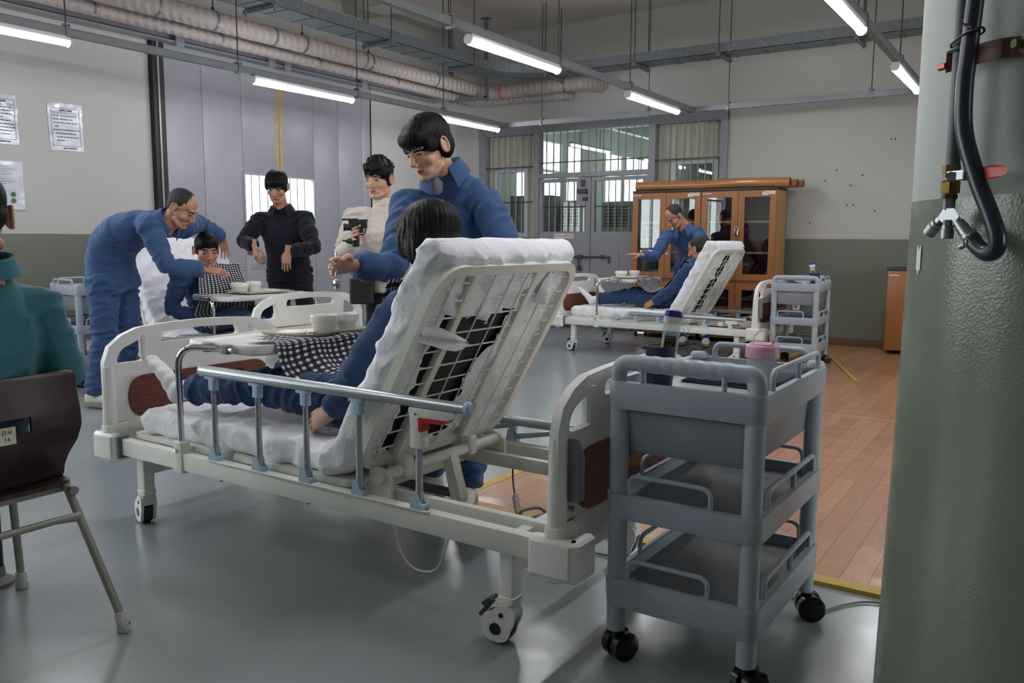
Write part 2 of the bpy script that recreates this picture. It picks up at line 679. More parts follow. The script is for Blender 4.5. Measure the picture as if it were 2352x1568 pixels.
# ---------------------------------------------------------------- barred partition in the back wall
pt = thing('wall_grille', None, None, (0, YB, 0))
pt['kind'] = 'structure'
for x0, x1 in ((-7.17, -7.06), (-6.24, -6.15), (-4.50, -4.41), (-3.55, -3.46)):
    obj('post', MB().bx((x0, -.03, 0), (x1, .09, 2.79)), STEEL, pt)
obj('header', MB().bx((-7.17, -.035, 2.68), (-3.46, .095, 2.79)), STEEL, pt)
obj('transom', MB().bx((-6.15, -.03, 2.06), (-4.5, .09, 2.125)), STEEL, pt)


def bars(n, x0, x1, z0, z1, r=.010):
    for i in range(n):
        x = x0 + (x1 - x0) * (i + 1) / (n + 1)
        obj('bar', MB().cyl((x, .0, z0), (x, .0, z1), r, n=8), STEEL, pt)


bars(7, -7.06, -6.24, .7, 2.68)
bars(14, -6.15, -4.5, 2.125, 2.68)
bars(8, -4.41, -3.55, .7, 2.68)
for x0, x1, z in ((-7.06, -6.24, 2.23), (-7.06, -6.24, 1.74), (-6.15, -4.5, 2.27), (-4.41, -3.55, 2.23), (-4.41, -3.55, 1.7)):
    obj('cross_bar', MB().bx((x0, -.012, z - .008), (x1, -.004, z + .008)), RODM, pt)
for x0, x1 in ((-7.06, -6.24), (-4.41, -3.55)):
    obj('lower_panel', MB().bx((x0, -.02, 0), (x1, .03, .72)), STEEL, pt)
k = 1
for x0, x1, wx0, wx1 in ((-7.07, -6.23, -6.95, -6.38), (-4.42, -3.54, -4.22, -3.6)):
    outer = [(x0, .7), (x1, .7), (x1, 2.7), (x0, 2.7)]
    pn = struct('trim_%d' % (k + 3), MB().prism(outer, [[(wx0, 1.24), (wx1, 1.24), (wx1, 2.24), (wx0, 2.24)]], YB + .1, YB + .13, lambda a, b, t: (a, t, b)), BEIGE, smooth=0)
    nrib = 14
    for i in range(nrib):
        x = x0 + (x1 - x0) * (i + .5) / nrib
        for z0, z1 in (((.7, 2.7),) if (x < wx0 - .02 or x > wx1 + .02) else ((.7, 1.22), (2.26, 2.7))):
            obj('rib', MB().bx((x - .012, YB + .088, z0), (x + .012, YB + .1, z1)), BEIGE, pn)
    wn = thing('window_%d' % k, None, None, (0, YB + .08, 0))
    wn['kind'] = 'structure'
    for q in (((wx0, 1.31), (wx0 + .07, 2.17)), ((wx1 - .07, 1.31), (wx1, 2.17)), ((wx0, 1.24), (wx1, 1.31)), ((wx0, 2.17), (wx1, 2.24))):
        obj('window_frame', MB().bx((q[0][0], -.02, q[0][1]), (q[1][0], .05, q[1][1])), WFRAME, wn, bevel=.004)
    obj('pane', MB().bx((wx0 + .06, .02, 1.3), (wx1 - .06, .025, 2.18)), PANE, wn, smooth=0)
    k += 1
LOCK = mat('dark_lock', (70, 68, 66), .5, .3)
for i, (x0, x1) in enumerate(((-6.145, -5.335), (-5.325, -4.505))):
    d = thing('door_%d' % (i + 1), None, None, (0, YB, 0))
    d['kind'] = 'structure'
    outer = [(x0, .03), (x1, .03), (x1, 2.05), (x0, 2.05)]
    hole = [(x0 + .05, 1.325), (x1 - .07, 1.325), (x1 - .07, 2.0), (x0 + .05, 2.0)]
    obj('door_leaf', MB().prism(outer, [hole], -.015, .04, lambda a, b, t: (a, t, b)), STEEL, d, smooth=0)
    for j in range(6):
        x = x0 + .05 + (x1 - x0 - .12) * (j + 1) / 7
        obj('bar', MB().cyl((x, .012, 1.32), (x, .012, 2.0), .009, n=8), STEEL, d)
    obj('cross_bar', MB().bx((x0 + .05, .0, 1.655), (x1 - .07, .008, 1.67)), RODM, d)
    obj('pane', MB().bx((x0 + .05, .03, 1.325), (x1 - .07, .034, 2.0)), PANE, d, smooth=0)
    if i == 0:
        obj('lock_plate', MB().bx((-5.55, -.025, 1.68), (-5.40, -.014, 2.0)), STEEL, d)
        obj('lock', MB().bx((-5.52, -.06, 1.84), (-5.38, -.02, 1.90)).bx((-5.47, -.05, 1.93), (-5.42, -.02, 2.02)).bx((-5.44, -.05, 1.74), (-5.38, -.02, 1.79)), LOCK, d, bevel=.004)
        for z in (.35, 1.0, 1.6):
            obj('hinge', MB().cyl((x0 + .01, -.02, z), (x0 + .01, -.02, z + .12), .012, n=8), STEEL, d)
    else:
        bt = obj('bolt', MB().cyl((-5.75, -.04, .985), (-5.02, -.04, .985), .012, n=8).cyl((-5.03, -.04, .985), (-5.03, -.055, .90), .011, n=8).bx((-5.5, -.05, .965), (-5.44, -.01, 1.01)).bx((-5.16, -.05, .965), (-5.11, -.01, 1.01)), LOCK, d)
        obj('padlock', MB().rbox((-5.48, -.05, .83), (.05, .03, .07), .008).tube([(-5.495, -.05, .86), (-5.495, -.05, .96), (-5.465, -.05, .96), (-5.465, -.05, .86)], .007, fil=.015), LOCK, bt)
        obj('lock_plate', MB().bx((-5.3, -.022, .72), (-4.9, -.014, 1.06)), STEEL, d)
sg = tag(obj('door_sign', MB().bx((-5.89, YB - .022, 1.232), (-5.585, YB - .016, 1.298)), mat('sign_white', (226, 216, 218), .5)), 'small white sign with red Korean lettering on the grey barred door', 'sign')
text('lettering', '여기서만 출입금지', .036, mat('sign_red', (176, 40, 48), .5), frame((-5.737, YB - .0235, 1.264), (1, 0, 0), (0, 0, 1)), sg)

# ---------------------------------------------------------------- hall behind the bars
HW = mat('hall_wall', (190, 198, 188), .6)
HC = mat('hall_ceiling', (172, 182, 174), .7)
hl = MB()
# window wall: bays (y0,y1,z0,z1)
bays = [(11.75, 13.25, 1.9, 2.94), (13.43, 14.0, 1.2, 2.93), (15.0, 15.74, 1.0, 2.94), (15.86, 17.3, 1.0, 2.95), (17.6, 18.6, 1.0, 2.95)]
yy = YB + .25
for b in bays:
    hl.bx((-7.68, yy, 0), (XA, b[0], 3.6))
    hl.bx((-7.68, b[0], 0), (XA, b[1], b[2])).bx((-7.68, b[0], b[3]), (XA, b[1], 3.6))
    yy = b[1]
hl.bx((-7.68, yy, 0), (XA, 30, 3.6))
struct('wall_hall_left', hl, HW, smooth=0)
struct('wall_hall_end', MB().bx((-7.85, 29.8, 0), (X1, 30, 3.6)), HW, smooth=0)
struct('wall_hall_right', MB().bx((-1.2, YB + .25, 0), (-1.0, 30, 3.6)), HW, smooth=0)
hcl = struct('ceiling_hall', MB().bx((-7.85, YB + .25, 3.45), (X1, 30, 3.6)), HC, smooth=0)
for x in (-6.9, -6.1, -5.4):
    obj('beam', MB().bx((x - .06, YB + .3, 3.2), (x + .06, 29.5, 3.45)), HC, hcl, smooth=0)
for i, b in enumerate(bays):
    w = thing('window_%d' % (i + 3), None, None, (XA, 0, 0))
    w['kind'] = 'structure'
    n = max(1, round((b[1] - b[0]) / .75))
    for j in range(n + 1):
        y = b[0] + (b[1] - b[0]) * j / n
        obj('window_frame', MB().bx((-.07, y - .025, b[2]), (-.02, y + .025, b[3])), WFRAME, w, smooth=0)
    for z in (b[2], b[3], 1.68 if b[2] < 1.3 else 2.42):
        obj('window_frame', MB().bx((-.07, b[0], z - .025), (-.02, b[1], z + .025)), WFRAME, w, smooth=0)
    for j in range(n * 2):
        y = b[0] + (b[1] - b[0]) * (j + .5) / (n * 2)
        obj('bar', MB().bx((-.06, y - .006, b[2]), (-.05, y + .006, b[3])), STEEL, w, smooth=0)
    obj('pane', MB().bx((-.046, b[0], b[2]), (-.042, b[1], b[3])), PANE, w, smooth=0)
HT = emit('hall_tube_light', (240, 250, 255), HALL_TUBE)
for y in (11.6, 14.4, 17.2):
    hlamp = thing('hall_tube_lamp', 'thin bright strip lamp hanging in the hall behind the barred door, %s' % {11.6: 'the nearest one', 14.4: 'the middle one', 17.2: 'the farthest one'}[y], 'lamp', (-6.5, y, 2.69), 0, 'strip lamps in the hall')
    obj('diffuser', MB().rbox((0, .68, 0), (.05, 1.3, .03), .012), HT, hlamp)
    obj('housing', MB().bx((-.03, 0, .016), (.03, 1.36, .05)), WHITE, hlamp)
    obj('hanger', MB().cyl((0, .3, .05), (0, .3, .76), .006, n=6).cyl((0, 1.0, .05), (0, 1.0, .76), .006, n=6), RODM, hlamp)
ACM = mat('ac_body', (188, 192, 176), .5)
ACD = mat('ac_grille', (70, 76, 74), .5)
for x, y, h, lab in ((-6.52, 11.55, 1.83, 'left'), (-5.85, 11.9, 1.82, 'middle'), (-5.2, 12.2, 1.83, 'right')):
    a = thing('floor_air_conditioner', 'tall floor standing air conditioner behind the barred double door, the %s one of three' % lab, 'air conditioner', (x, y, 0), 4, 'air conditioners in the hall')
    obj('cabinet', MB().rbox((0, .2, h / 2), (.52, .36, h), .03), ACM, a)
    g = obj('grille', MB().bx((-.2, .008, 1.42), (.2, .022, 1.74)), ACD, a)
    for j in range(6):
        obj('louvre', MB().box((0, .005, 1.45 + j * .05), (.4, .03, .012), ((1, 0, 0), (0, .9, -.43), (0, .43, .9))), ACM, g)
    obj('intake', MB().bx((-.2, .012, .15), (.2, .022, .7)), ACD, a)
hc = thing('hall_cupboard', 'grey office cupboard with brown base seen through the left barred window', 'cupboard', (-7.05, 11.2, 0), 5)
obj('body', MB().bx((-.3, 0, .9), (.42, .4, 1.9)), mat('cupboard_grey', (128, 136, 128), .6), hc, bevel=.006)
obj('base', MB().bx((-.3, 0, 0), (.42, .4, .88)), mat('cupboard_brown', (76, 58, 50), .6), hc, bevel=.006)
obj('door', MB().bx((-.28, -.012, .92), (.05, 0, 1.88)), mat('cupboard_green', (120, 132, 124), .5), hc, bevel=.003)
obj('door', MB().bx((.07, -.012, .92), (.40, 0, 1.88)), MATS['cupboard_green'], hc, bevel=.003)

# ---------------------------------------------------------------- vinyl mat
vm = thing('vinyl_floor_mat', 'wood print vinyl flooring taped down and covered with clear film', 'floor mat', (0, 0, 0))
obj('sheet', MB().bx((-2.26, 2.97, .001), (1.6, 10.05, .012)), VINYL, vm, smooth=0)


def film(u, v):
    x, y = -2.24 + u * 3.8, 3.0 + v * 7.0
    w = (1 - abs(noise.noise(Vector((x * 1.3, y * 5 + .8 * math.sin(x * 2), 1)))) * 2.2)
    w2 = noise.noise(Vector((x * 2.2, y * 3, 5)))
    return (x, y, .0145 + .007 * max(0, w - .45) ** 2 + .0012 * w2 + .006 * math.exp(-((y - 5.97) / .03) ** 2))


obj('film', MB().grid(film, 46, 420), FILM, vm, 180)
obj('tape', MB().bx((-2.29, 2.95, .001), (-2.235, 10.0, .0155)), TAPE, vm)
obj('tape', MB().bx((-2.29, 2.935, .001), (1.6, 3.0, .0152)), TAPE, vm)
obj('tape', MB().box((-1.62, 8.2, .0185), (.03, 1.6, .003), ((.94, .34, 0), (-.34, .94, 0), (0, 0, 1))), TAPE, vm)

# ---------------------------------------------------------------- round column
cl = MB()
cl.lathe([(.412, 0), (.408, .25), (.402, .55), (.395, .95), (.391, 1.3), (.391, ZC)], (.111, 2.082, 0), 96)
struct('column', cl, COLM)


# ================================================================ overhead services
def rail(name, label, pts, rods, z=2.675, starts=None):
    t = thing(name, label, 'light rail', (pts[0][0], pts[0][1], z), 0, 'light rails under the ceiling')
    o = npv((pts[0][0], pts[0][1], z))
    d = unit(npv(pts[1]) - npv(pts[0]))
    L = np.linalg.norm(npv(pts[1]) - npv(pts[0]))
    ax = ((d[0], d[1], 0), (-d[1], d[0], 0), (0, 0, 1))
    c = (d[0] * L / 2, d[1] * L / 2, 0)
    obj('channel', MB().box(c, (L, .044, .05), ax).box((c[0], c[1], -.026), (L, .05, .006), ax).box((c[0], c[1], .026), (L, .05, .006), ax), RAILM, t)
    for q in rods:
        p = npv((q[0] - o[0], q[1] - o[1], 0))
        cl = obj('hanger_clamp', MB().box(p + npv((0, 0, .0)), (.03, .064, .085), ax).box(p + npv((0, 0, .048)), (.05, .05, .012), ax), GALV, t, bevel=.003)
        obj('hanger_rod', MB().cyl(p + npv((0, 0, .04)), p + npv((0, 0, ZC - z)), .0055, n=6), RODM, t)
    return t


rail('light_rail', 'long grey light rail nearest the left wall, running along it', [(-6.1, -2.5), (-6.1, 9.15)], [(-6.1, y) for y in (-1.1, .4, 1.93, 3.43, 4.94, 6.42, 7.85)])
rail('light_rail', 'long grey light rail in the middle of the room', [(-3.58, -2.5), (-3.58, 9.15)], [(-3.58, y) for y in (-1.2, .25, 1.72, 3.2, 4.69, 6.16, 7.54)])
rail('light_rail', 'long grey light rail nearest the round column', [(-1.2, -2.5), (-1.2, 9.15)], [(-1.2, y) for y in (-1.4, .1, 1.6, 3.1, 4.62, 6.13, 7.65)])
rail('light_rail', 'grey cross rail running along the back wall above the barred doors', [(-6.2, 9.15), (1.2, 9.15)], [(x, 9.15) for x in (-5.55, -4.1, -3.15, -1.68, -.2)])

TUBEM = emit('tube_light', (250, 250, 255), TUBE)
LAMPW = mat('lamp_housing', (216, 216, 220), .4)
lamp0 = None
where = {-6.1: 'rail by the left wall', -3.58: 'middle rail', -1.2: 'rail by the round column'}
order = {2.2: 'first', 5.1: 'second', 4.9: 'second', 4.83: 'second', 7.73: 'third', 7.5: 'third', 7.45: 'third', -.4: 'added unseen rearmost'}
for x, ys in ((-6.1, (-.4, 2.2, 5.1, 7.73)), (-3.58, (-.4, 2.2, 4.9, 7.5)), (-1.2, (2.2, 4.83, 7.45))):  # the rearmost pair is unseen, added to light the foreground
    for y in ys:
        lab = 'lit white strip lamp, %s one along the %s' % (order[y], where[x])
        if lamp0 is None:
            lamp0 = thing('strip_lamp', lab, 'lamp', (x, y, 2.6), 0, 'strip lamps under the light rails')
            obj('diffuser', MB().loft([(0, .01, 0), (0, 1.23, 0)], (.034, .026), side=(1, 0, 0), n=16), TUBEM, lamp0)
            obj('housing', MB().bx((-.03, 0, .012), (.03, 1.24, .044)), LAMPW, lamp0, bevel=.004)
            for yy in (-.012, 1.24):
                obj('end_cap', MB().loft([(0, yy, .004), (0, yy + .022, .004)], (.037, .033), side=(1, 0, 0), n=14), LAMPW, lamp0)
        else:
            o = copy_tree(lamp0)
            o.location = (x, y, 2.6)
            o['label'] = lab

# cable tray with its curve
tr = thing('cable_tray', 'galvanised cable tray hung on rods, curving round the far left corner', 'cable tray', (-6.1, 9.25, 3.3))
ctr = [npv((-6.1, -2.5, 0)), npv((-6.1, 8.35, 0))]
for k in range(1, 9):
    a = R(90 * k / 8)
    ctr.append(npv((-6.1 + .9 * (1 - math.cos(a)), 8.35 + .9 * math.sin(a), 0)))
ctr.append(npv((2.6, 9.25, 0)))
ctr = [p - npv((-6.1, 9.25, 0)) for p in ctr]


def offs(pts, d):
    out = []
    for i, p in enumerate(pts):
        t = unit(pts[min(i + 1, len(pts) - 1)] - pts[max(i - 1, 0)])
        out.append(p + npv((t[1], -t[0], 0)) * d)
    return out


for nm, d0, d1, z0, z1 in (('side_rail', .145, .15, -.05, .06), ('side_rail', -.15, -.145, -.05, .06), ('tray_base', -.15, .15, -.05, -.045)):
    a, b = offs(ctr, d0), offs(ctr, d1)
    m = MB()
    rings = [[p + npv((0, 0, z0)), q + npv((0, 0, z0)), q + npv((0, 0, z1)), p + npv((0, 0, z1))] for p, q in zip(a, b)]
    m.rings(rings)
    obj(nm, m, GALV, tr, 30)
for i in range(34):
    y = -2.3 + i * .32
    obj('rung', MB().bx((-.15, y - 9.25, -.056), (.15, y - 9.25 + .03, -.048)), GALV, tr, 0)
for i in range(24):
    x = .9 + i * .34
    obj('rung', MB().bx((x, -.15, -.056), (x + .03, .15, -.048)), GALV, tr, 0)
for p in ((-6.1, 3.7, 0), (-6.1, 5.2, 0), (-6.1, 6.74, 0), (-6.1, 8.2, 0)):
    q = npv(p) - npv((-6.1, 9.25, 0))
    b = obj('support_bracket', MB().bx(q + npv((-.21, -.02, -.09)), q + npv((.21, .02, -.056))), GALV, tr)
    for s in (-.19, .19):
        obj('hanger_rod', MB().cyl(q + npv((s, 0, -.11)), q + npv((s, 0, .8)), .006, n=6), RODM, b)
for x in (-5.45, -4.25, -3.25, -1.83, -.6):
    q = npv((x, 9.25, 0)) - npv((-6.1, 9.25, 0))
    b = obj('support_bracket', MB().bx(q + npv((-.02, -.21, -.09)), q + npv((.02, .21, -.056))), GALV, tr)
    for s in (-.19, .19):
        obj('hanger_rod', MB().cyl(q + npv((0, s, -.11)), q + npv((0, s, .8)), .006, n=6), RODM, b)

# lagged pipes
PINK = bpy.data.materials.new('pink_wrapped_lagging')
PINK.use_nodes = True
t = NT(PINK)
pos, xyz = t.geo()
w1 = t.math('SINE', t.math('ADD', t.math('MULTIPLY', xyz[1], 70), t.math('MULTIPLY', xyz[0], 70)))
n1 = t.noise(pos, 3.2, 3)
cc = t.mix(t.ramp(n1, .35, .7), rgb((178, 162, 158)), rgb((166, 161, 158)))
cc = t.mix(t.math('MULTIPLY', t.ramp(w1, .3, 1), .3), cc, rgb((150, 140, 138)))
t.l(cc, t.b.inputs['Base Color'])
t.b.inputs['Roughness'].default_value = .38
t.bump(w1, .35, .02)
PBAND = mat('pink_band', (206, 98, 98), .5)


def pipe(label, pts, r, org, bands=()):
    p = thing('lagged_pipe', label, 'pipe', org)
    q = [npv(a) - npv(org) for a in pts]
    obj('lagging', MB().tube(q, r, n=20, fil=.16, k=6), PINK, p, 60)
    for a in bands:
        c = npv(a[0]) - npv(org)
        d = npv(a[1]) * .012
        obj('band', MB().cyl(c - d, c + d, r + .004, n=20), a[2], p)
    return p


GB = mat('grey_band', (128, 128, 128), .4, .5)
PIPE1 = pipe('thick pinkish lagged pipe running along the left wall and turning at the corner', [(-6.75, -2.5, 3.22), (-6.75, 9.75, 3.22), (-5.25, 9.75, 3.23), (-5.2, 10.09, 3.23)], .09, (-6.75, 9.75, 3.22),
     [((-6.75, y, 3.22), (0, 1, 0), GB) for y in (2.2, 3.3, 4.6, 5.9, 7.2, 8.5)] + [((-6.55, 9.75, 3.22), (1, 0, 0), PBAND), ((-5.55, 9.75, 3.23), (1, 0, 0), GB)])
pipe('thinner pinkish lagged pipe below and behind the thick one', [(-7.05, -2.5, 3.15), (-7.05, 9.88, 3.14), (-5.7, 9.93, 3.13), (-5.65, 10.09, 3.13)], .058, (-7.05, 9.88, 3.14),
     [((-7.05, y, 3.15), (0, 1, 0), GB) for y in (2.6, 4.2, 5.5, 6.8, 8.1)] + [((-6.5, 9.9, 3.14), (1, 0, 0), PBAND)])
hgr = thing('pipe_trapeze', 'galvanised strut trapeze carrying the lagged pipes at the corner', 'pipe support', (-6.8, 9.3, 3.08))
obj('strut', MB().bx((-.29, -.02, -.02), (.33, .02, .02)), GALV, hgr)
for x in (-.29, .29):
    obj('upright', MB().bx((x - .02, -.02, 0), (x + .02, .02, ZC - 3.08)), GALV, hgr)
    obj('foot_plate', MB().bx((x - .06, -.05, ZC - 3.09), (x + .06, .05, ZC - 3.08)), GALV, hgr)
for y in (1.6, 3.6, 5.2, 6.3, 7.3):
    h = obj('hanger', MB().cyl((0, y - 9.75, .1), (0, y - 9.75, ZC - 3.22), .006, n=6).cyl((0, y - 9.75, .09), (0, y - 9.75, .12), .016, n=6), RODM, PIPE1)
    obj('ring', MB().lathe([(.092, -.012), (.096, -.012), (.096, .012), (.092, .012)], (0, y - 9.75, 0), 20, ((1, 0, 0), (0, 0, 1), (0, 1, 0)), False), GB, h)


# ================================================================ bed
BEDW = mat('bed_metal', (234, 234, 226), .38, var=.03)
BEDP = mat('bed_plastic', (236, 234, 229), .36, var=.02)
ALU = mat('aluminium', (176, 182, 186), .34, .75, var=.04)
LBLUE = mat('light_blue_plastic', (172, 200, 224), .4)
GREYP = mat('grey_clip', (132, 136, 140), .45)
TYRE = mat('wheel_dark', (44, 47, 52), .5)
BRAKE = mat('brake_grey', (58, 62, 68), .5)
HUB = mat('hub_black', (26, 30, 38), .4)
BRASS = mat('screw_brass', (150, 110, 70), .35, .8)
WOODP = mat('red_brown_wood', (122, 64, 42), .42, var=.28, vscale=4, stretch=(6, 1, 22), bump=.05)
FOAM = mat('charcoal_foam', (50, 50, 50), .85)
SHEET = mat('white_sheet', (243, 243, 248), .85, var=.015)
t = NT(SHEET)
v_ = t.obj((1, 1, 1))
na_ = t.math('ABSOLUTE', t.math('SUBTRACT', t.noise(v_, 7, 2, .4), .5))
nb_ = t.math('ABSOLUTE', t.math('SUBTRACT', t.noise(v_, 17, 2, .5), .5))
t.bump(t.math('ADD', t.math('POWER', t.math('SUBTRACT', 1, na_), 6), t.math('MULTIPLY', t.math('POWER', t.math('SUBTRACT', 1, nb_), 6), .4)), .55, .012)

CZ, SZ = math.cos(R(60.8)), math.sin(R(60.8))
HP = npv((.29, 0, .44))          # lower edge of the raised back section
BV = npv((CZ, 0, SZ))            # up along it
BN = npv((-SZ, 0, CZ))           # out of its front face


def board_shape(hw):
    """outline and hand holes of a head or foot board, in (y, z)"""
    top = []
    for i in range(25):
        y = -hw + 2 * hw * i / 24
        k = abs(y) / hw
        z = .832 - .035 * k ** 2
        top.append((y, z))
    out = [(-hw, .40), (-hw, .68), (-hw + .025, .745), (-hw + .085, .79)] + [p for p in top if abs(p[0]) < hw - .13] + [(hw - .085, .79), (hw - .025, .745), (hw, .68), (hw, .40), (hw - .06, .33), (-hw + .06, .33)]
    lo = rpoly([(-hw + .05, .67), (-hw + .075, .73), (-hw + .19, .775), (-hw + .19, .67)], .03, 5)
    ro = rpoly([(hw - .19, .67), (hw - .19, .775), (hw - .075, .73), (hw - .05, .67)], .03, 5)
    mid = rpoly([(-.21, .745), (-.2, .79), (0, .797), (.2, .79), (.21, .745), (0, .742)], .02, 4)
    return out, [lo, mid, ro]


def make_board(bed, x, s, holder):
    """s is +1 for the head end: which way the outer face looks"""
    hw = .475
    out, holes = board_shape(hw)
    b = MB().prism(out, holes, -.014, .014, lambda a, z, t_: (x + t_, a, z))
    rim = [(x, p[0], p[1]) for p in out[1:-3]]
    rim = [(x, -hw + .022, .38)] + [(x, -hw + .022, .66)] + [(x, p[0] * (1 - .045), p[1] - .022 * (abs(p[1] - .6) > .1)) for p in out[2:-4]] + [(x, hw - .022, .66), (x, hw - .022, .38)]
    b.loft(rim, (.030, .024), side=(1, 0, 0), n=12)
    for sy in (-1, 1):
        b.rbox((x, sy * (hw - .045), .335), (.062, .105, .17), .02)
        b.loft([(x, sy * (hw - .19), .785), (x, sy * (hw - .19), .66)], (.022, .014), side=(1, 0, 0), n=10)
    b.bx((x - .02, -hw + .02, .30), (x + .02, hw - .02, .42))
    nm = 'head_board' if s > 0 else 'foot_board'
    o = obj(nm, b, BEDP, bed, 35)
    pan = rpoly([(-.375, .425), (.375, .425), (.375, .61), (-.375, .61)], .09, 6)
    for d in (.0165, -.0165):
        obj('wood_panel', MB().prism(pan, [], d - .003, d + .003, lambda a, z, t_: (x + t_, a, z)), WOODP, o, 20)
    for sy in (-1, 1):
        m = MB().rbox((x + s * .0, sy * .468, .323), (.155, .045, .118), .018, None)
        m.rbox((x + s * .066, sy * .43, .323), (.04, .11, .118), .016)
        cb = obj('corner_bumper', m, BEDP, o, 35)
        obj('bumper_face', MB().rbox((x, sy * .4935, .325), (.125, .006, .094), .0028), BEDP, cb, 35)
        if s < 0:
            obj('corner_bracket', MB().rbox((x + .085, sy * .45, .33), (.02, .05, .1), .008), GALV, o)
    if holder:
        h = MB().prism([(-.425, .475), (-.385, .475), (-.385, .60), (-.405, .64), (-.425, .66)], [], .016, .05, lambda a, z, t_: (x + s * t_, a, z))
        hd = obj('handset_holder', h, GREYP, o, bevel=.004)
        obj('screw', MB().cyl((x + s * .014, -.415, .455), (x + s * .03, -.415, .455), .008, n=8), CHROME, hd)
    return o


def caster(leg, x, y, ang):
    c, s = math.cos(R(ang)), math.sin(R(ang))
    ax = ((c, s, 0), (-s, c, 0), (0, 0, 1))
    A = np.array(ax).T

    def P(a, b, z):
        v = A @ npv((a, b, 0))
        return (x + v[0], y + v[1], z)
    out = []
    for i in range(26):
        a = R(205 + 250 * i / 25)
        out.append((-.032 + .051 * math.cos(a), .056 + .051 * math.sin(a)))
    out = [p for p in out]
    out += [(.0, .118), (.026, .128), (.028, .118), (.0285, .075)]
    # fork cover: round lower disc plus neck under the leg
    cov = rpoly([(-.082, .03), (-.083, .085), (-.052, .098), (-.03, .125), (.026, .128), (.028, .078), (.012, .045), (.006, .02), (-.02, .008), (-.06, .012)], .03, 4)
    m = MB()
    for b0, b1 in ((-.031, -.0195), (.0195, .031)):
        m.prism(cov, [], b0, b1, lambda a, z, t_: P(a, t_, z))
    m.prism(rpoly([(-.05, .1), (-.03, .126), (.026, .128), (.027, .085), (.01, .095)], .008), [], -.0195, .0195, lambda a, z, t_: P(a, t_, z))
    o = obj('caster', m, WHITE, leg, 30)
    w = MB().loft([P(-.035, b, .050) for b in (-.018, -.014, .014, .018)], [.044, .050, .050, .044], n=24)
    obj('wheel', w, TYRE, o, 50)
    for sg in (-1, 1):
        obj('hub_cap', MB().cyl(P(-.035, sg * .030, .050), P(-.035, sg * .0335, .050), .0185, n=18), HUB, o)
        obj('axle_cap', MB().cyl(P(-.016, sg * .030, .096), P(-.016, sg * .0335, .096), .0075, n=12), HUB, o)
    bk = MB().prism(rpoly([(-.088, .118), (-.058, .138), (-.05, .128), (-.066, .112), (-.078, .108)], .004), [], -.022, .022, lambda a, z, t_: P(a, t_, z))
    bk.prism(rpoly([(-.066, .12), (-.056, .116), (-.09, .072), (-.1, .078)], .004), [], -.016, .016, lambda a, z, t_: P(a, t_, z))
    obj('brake_pedal', bk, BRAKE, o, 30)
    return o


